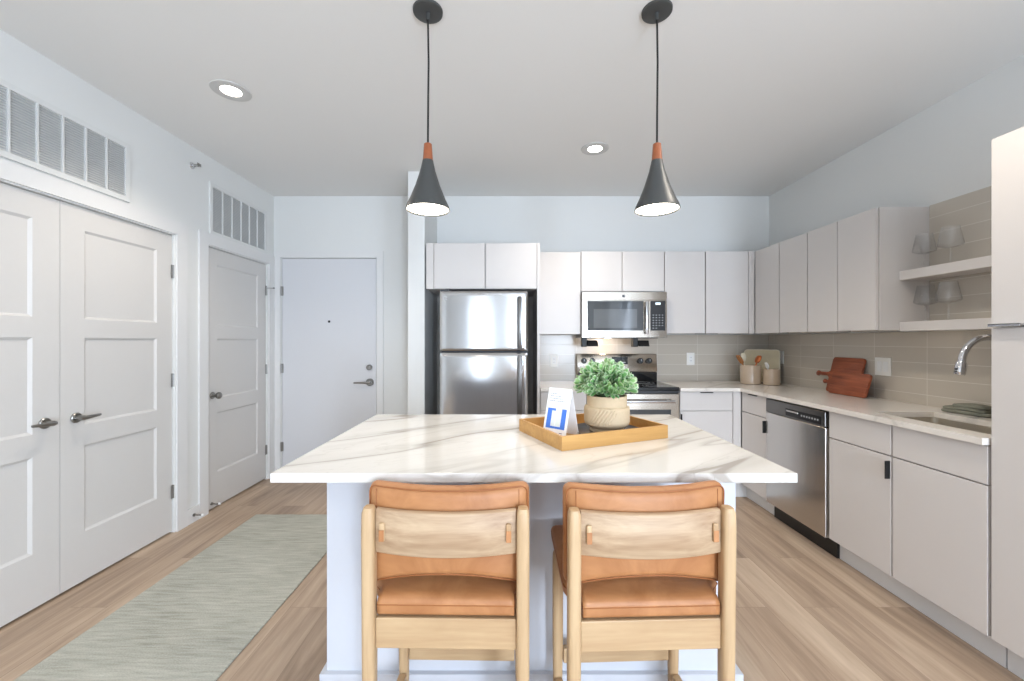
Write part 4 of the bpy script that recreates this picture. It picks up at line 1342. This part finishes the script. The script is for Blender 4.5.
# ------------------------------------------------------------------ counter chairs
def make_chair(label, loc, rotz):
    t = thing('counter_chair', label, 'chair', loc, 'leather counter chairs at the island', rotz, True)
    def post(x, ytop, ybot, hw, hd, z1, name, mat='chair_wood_z'):
        bm_ = bmesh.new()
        prof = [(0.0, 0.72), (0.25, 0.9), (0.5, 1.0), (0.93, 1.0), (0.985, 0.94), (1.0, 0.72)]
        rings = []
        for s, sc in prof:
            y = ybot + (ytop - ybot) * s
            pts = rr(x - hw * sc, x + hw * sc, y - hd * sc, y + hd * sc, 0.012 * sc, 3)
            rings.append([bm_.verts.new((px, py, 0.0005 + s * (z1 - 0.0005))) for px, py in pts])
        for a, b_ in zip(rings, rings[1:]):
            for i in range(len(a)):
                bm_.faces.new((a[i], a[(i + 1) % len(a)], b_[(i + 1) % len(a)], b_[i]))
        bm_.faces.new(list(reversed(rings[0]))); bm_.faces.new(rings[-1])
        bmesh.ops.recalc_face_normals(bm_, faces=bm_.faces)
        m_ = MB(); m_._add(bm_)
        return m_.build(name, mat, t, True)
    for s in (-1, 1):
        post(s * 0.2105, -0.012, 0.0, 0.0175, 0.022, 0.856, 'back_leg')
        post(s * 0.205, 0.312, 0.318, 0.018, 0.018, 0.575, 'front_leg')
        MB().box(s * 0.205 - 0.014 * 1, s * 0.205 + 0.014, 0.024, 0.298, 0.095, 0.145, 0.004).build('side_stretcher', 'chair_wood_y', t)
        MB().box(s * 0.182 - 0.012, s * 0.182 + 0.012, 0.018, 0.31, 0.495, 0.545, 0.004).build('side_rail', 'chair_wood_y', t)
    MB().box(-0.1925, 0.1925, -0.012, 0.020, 0.468, 0.552, 0.003).build('seat_rail', 'chair_wood_x', t)
    MB().box(-0.188, 0.188, 0.304, 0.330, 0.53, 0.59, 0.003).build('front_rail', 'chair_wood_x', t)
    MB().box(-0.186, 0.186, 0.306, 0.330, 0.185, 0.236, 0.004).build('foot_rail', 'chair_wood_x', t)
    # curved back board
    hwid = 0.192
    arc = lambda x, b_: -b_ * (1 - (x / 0.2) ** 2)
    bm_ = bmesh.new()
    N = 20
    rings = []
    for i in range(N + 1):
        x = -hwid + 2 * hwid * i / N
        y = arc(x, 0.032) + 0.002
        z0, z1 = 0.730, 0.848
        rings.append([bm_.verts.new(p) for p in ((x, y - 0.010, z0 + 0.003), (x, y - 0.007, z0), (x, y + 0.008, z0), (x, y + 0.008, z1), (x, y - 0.007, z1), (x, y - 0.010, z1 - 0.003))])
    for a, b_ in zip(rings, rings[1:]):
        for i in range(6):
            bm_.faces.new((a[i], a[(i + 1) % 6], b_[(i + 1) % 6], b_[i]))
    bm_.faces.new(rings[0]); bm_.faces.new(rings[-1])
    bmesh.ops.recalc_face_normals(bm_, faces=bm_.faces)
    m_ = MB(); m_._add(bm_)
    bb = m_.build('back_board', 'chair_back_wood', t, 50)
    for s in (-1, 1):
        x = s * 0.172
        y = arc(x, 0.032) - 0.008
        MB().box(x - 0.0075, x + 0.0075, y - 0.009, y - 0.0005, 0.765, 0.816, 0.004).build('strap_peg', 'chair_wood_z', bb)
        MB().box(x - 0.0068, x + 0.0068, y - 0.0105, y - 0.0092, 0.767, 0.798, 0.0005, 1).build('leather_strap', 'leather', bb)
    # back cushion
    W2, T2, H2 = 0.460, 0.056, 0.292
    def bend(p):
        q = Vector(p)
        if abs(q.y) > 0.02:
            fat = max(0.0, 1 - (q.x / (W2 / 2)) ** 2) * max(0.0, 1 - (q.z / (H2 / 2)) ** 2)
            q.y += math.copysign(0.006 * fat, q.y)
        wr = 0.0016 * math.sin(q.x * 60 + q.z * 25) * (abs(q.x) / 0.22) ** 3
        return Vector((q.x, q.y + arc(q.x, 0.030) + 0.046 + wr, q.z + 0.762 + (0.050 * (1 - (q.x / 0.234) ** 2) * (-q.z / (H2 / 2)) if q.z < 0 else -0.005 * (1 - (q.x / 0.234) ** 2) * q.z / (H2 / 2))))
    bc = MB().rbox(W2, T2, H2, 0.026, 16, bend).build('back_cushion', 'leather', t, 'all')
    def seam(pts, par):
        MB().tube(pts, 0.0022, 6, True).build('seam', 'leather_seam', par, True)
    outline = rr(-W2 / 2 + 0.006, W2 / 2 - 0.006, -H2 / 2 + 0.006, H2 / 2 - 0.006, 0.02, 4)
    dens = []
    for (xa, za), (xb, zb) in zip(outline, outline[1:] + outline[:1]):
        n = max(1, int(math.hypot(xb - xa, zb - za) / 0.02))
        dens += [(xa + (xb - xa) * q / n, za + (zb - za) * q / n) for q in range(n)]
    seam([bend(Vector((x, -T2 / 2 + 0.0055, z))) for x, z in dens], bc)
    for s in (-1, 1):
        MB().tube([bend(Vector((s * 0.2, -T2 / 2 + 0.0002, -H2 / 2 + 0.012 + (H2 - 0.024) * i / 14))) for i in range(15)], 0.0012, 6).build('seam', 'leather_seam', bc, True)
    # seat cushion
    W1, D1, H1 = 0.452, 0.362, 0.052
    def sit(p):
        q = Vector(p)
        if q.z > 0.02:
            q.z += 0.008 * max(0.0, 1 - (q.x / (W1 / 2)) ** 2) * max(0.0, 1 - (q.y / (D1 / 2)) ** 2)
        x = q.x
        if q.y < -0.10:       # notch back corners between the posts
            x = max(-0.187, min(0.187, x)) if q.y < -0.135 else x * (1 - 0.171 * min(1, (-0.10 - q.y) / 0.035))
        return Vector((x, q.y + 0.166, q.z + 0.606 + 0.05 * (q.y / D1)))
    sc = MB().rbox(W1, D1, H1, 0.017, 16, sit).build('seat_cushion', 'leather', t, 'all')
    outline = rr(-W1 / 2 + 0.001, W1 / 2 - 0.001, -D1 / 2 + 0.001, D1 / 2 - 0.001, 0.017, 4)
    dens = []
    for (xa, za), (xb, zb) in zip(outline, outline[1:] + outline[:1]):
        n = max(1, int(math.hypot(xb - xa, zb - za) / 0.015))
        dens += [(xa + (xb - xa) * q / n, za + (zb - za) * q / n) for q in range(n)]
    seam([sit(Vector((x, y, 0.008))) for x, y in dens], sc)
    return t


ch = make_chair('left of the two light wood and tan leather chairs at the island', (-0.175, 1.116, 0), math.radians(-1))
copy_thing(ch, (0.383, 1.110, 0), 'right of the two light wood and tan leather chairs at the island', math.radians(2))


# ------------------------------------------------------------------ pendants and downlights
def pendant(label, x, y):
    t = thing('pendant_lamp', label, 'pendant lamp', (x, y, CEIL), 'pendant lamps over the island', local=True)
    c = MB().lathe([(0.0005, -0.012), (0.057, -0.012), (0.062, -0.009), (0.063, -0.001), (0.0005, -0.001)], (0, 0, 0), 40).build('canopy', 'pendant_black', t, True)
    MB().cyl((0, 0, -0.0125), 0.009, -0.03, 'z', 16).build('cord_grip', 'pendant_black', c, True)
    MB().tube([(0, 0, -0.03), (0.003, 0, -0.22), (0.001, 0, -0.40), (0, 0, -0.567)], 0.0042, 10).build('cord', 'black_metal', t, True)
    MB().lathe([(0.014, -0.566), (0.0165, -0.568), (0.0215, -0.636)], (0, 0, 0), 28, None, False, False).cyl((0, 0, -0.568), 0.014, -0.06, 'z', 20).build('wood_sleeve', 'walnut_sleeve', t, True)
    MB().lathe([(0.0225, -0.637), (0.025, -0.650), (0.033, -0.685), (0.052, -0.745), (0.074, -0.800), (0.089, -0.832), (0.0925, -0.846), (0.0905, -0.848), (0.087, -0.834),
                (0.072, -0.800), (0.050, -0.745), (0.031, -0.685), (0.021, -0.645)], (0, 0, 0), 48).build('lamp_shade', 'pendant_black', t, True)
    MB().lathe([(0.0005, -0.842), (0.086, -0.842), (0.085, -0.836), (0.0005, -0.836)], (0, 0, 0), 40).build('diffuser', 'lamp_glow', t, True)
    return t


P1 = pendant('left black cone pendant lamp with wooden neck over the island', -0.348, 1.718)
P2 = copy_thing(P1, (0.6235, 1.718, CEIL), 'right black cone pendant lamp with wooden neck over the island')
for x in (-0.348, 0.6235):
    lamp_light('pendant_light', (x, 1.718, CEIL - 0.865), 6.5, WARM, 0.07, 150, 0.6)


def downlight(label, x, y):
    t = thing('recessed_downlight', label, 'downlight', (x, y, CEIL), 'recessed ceiling downlights', local=True)
    MB().lathe([(0.100, -0.0008), (0.098, -0.005), (0.080, -0.008), (0.052, -0.0045), (0.052, -0.0008)], (0, 0, 0), 44).build('trim_ring', 'lens_ring', t, True)
    MB().lathe([(0.0005, -0.004), (0.0505, -0.004), (0.0505, -0.0012), (0.0005, -0.0012)], (0, 0, 0), 36).build('lens', 'downlight_glow', t, True)
    return t


dn = downlight('round recessed ceiling downlight on the left over the entry hall', -1.562, 2.268)
copy_thing(dn, (1.38, 1.50, CEIL), 'added unseen ceiling downlight nearer the camera on the sink side')  # out of frame, added to warm the right wall and cabinets
copy_thing(dn, (-1.35, 0.65, CEIL), 'added unseen ceiling downlight nearer the camera on the closet side')  # out of frame, added to warm the left wall
copy_thing(dn, (0.62, 2.953, CEIL), 'round recessed ceiling downlight in front of the microwave')
for x, y, p in ((-1.562, 2.268, 40.0), (0.62, 2.953, 36.0), (1.38, 1.50, 40.0), (-1.35, 0.65, 24.0)):  # last two entries are the added fill behind the frame edge
    lamp_light('downlight_light', (x, y, CEIL - 0.03), p, WARM, 0.06, 130, 0.7)
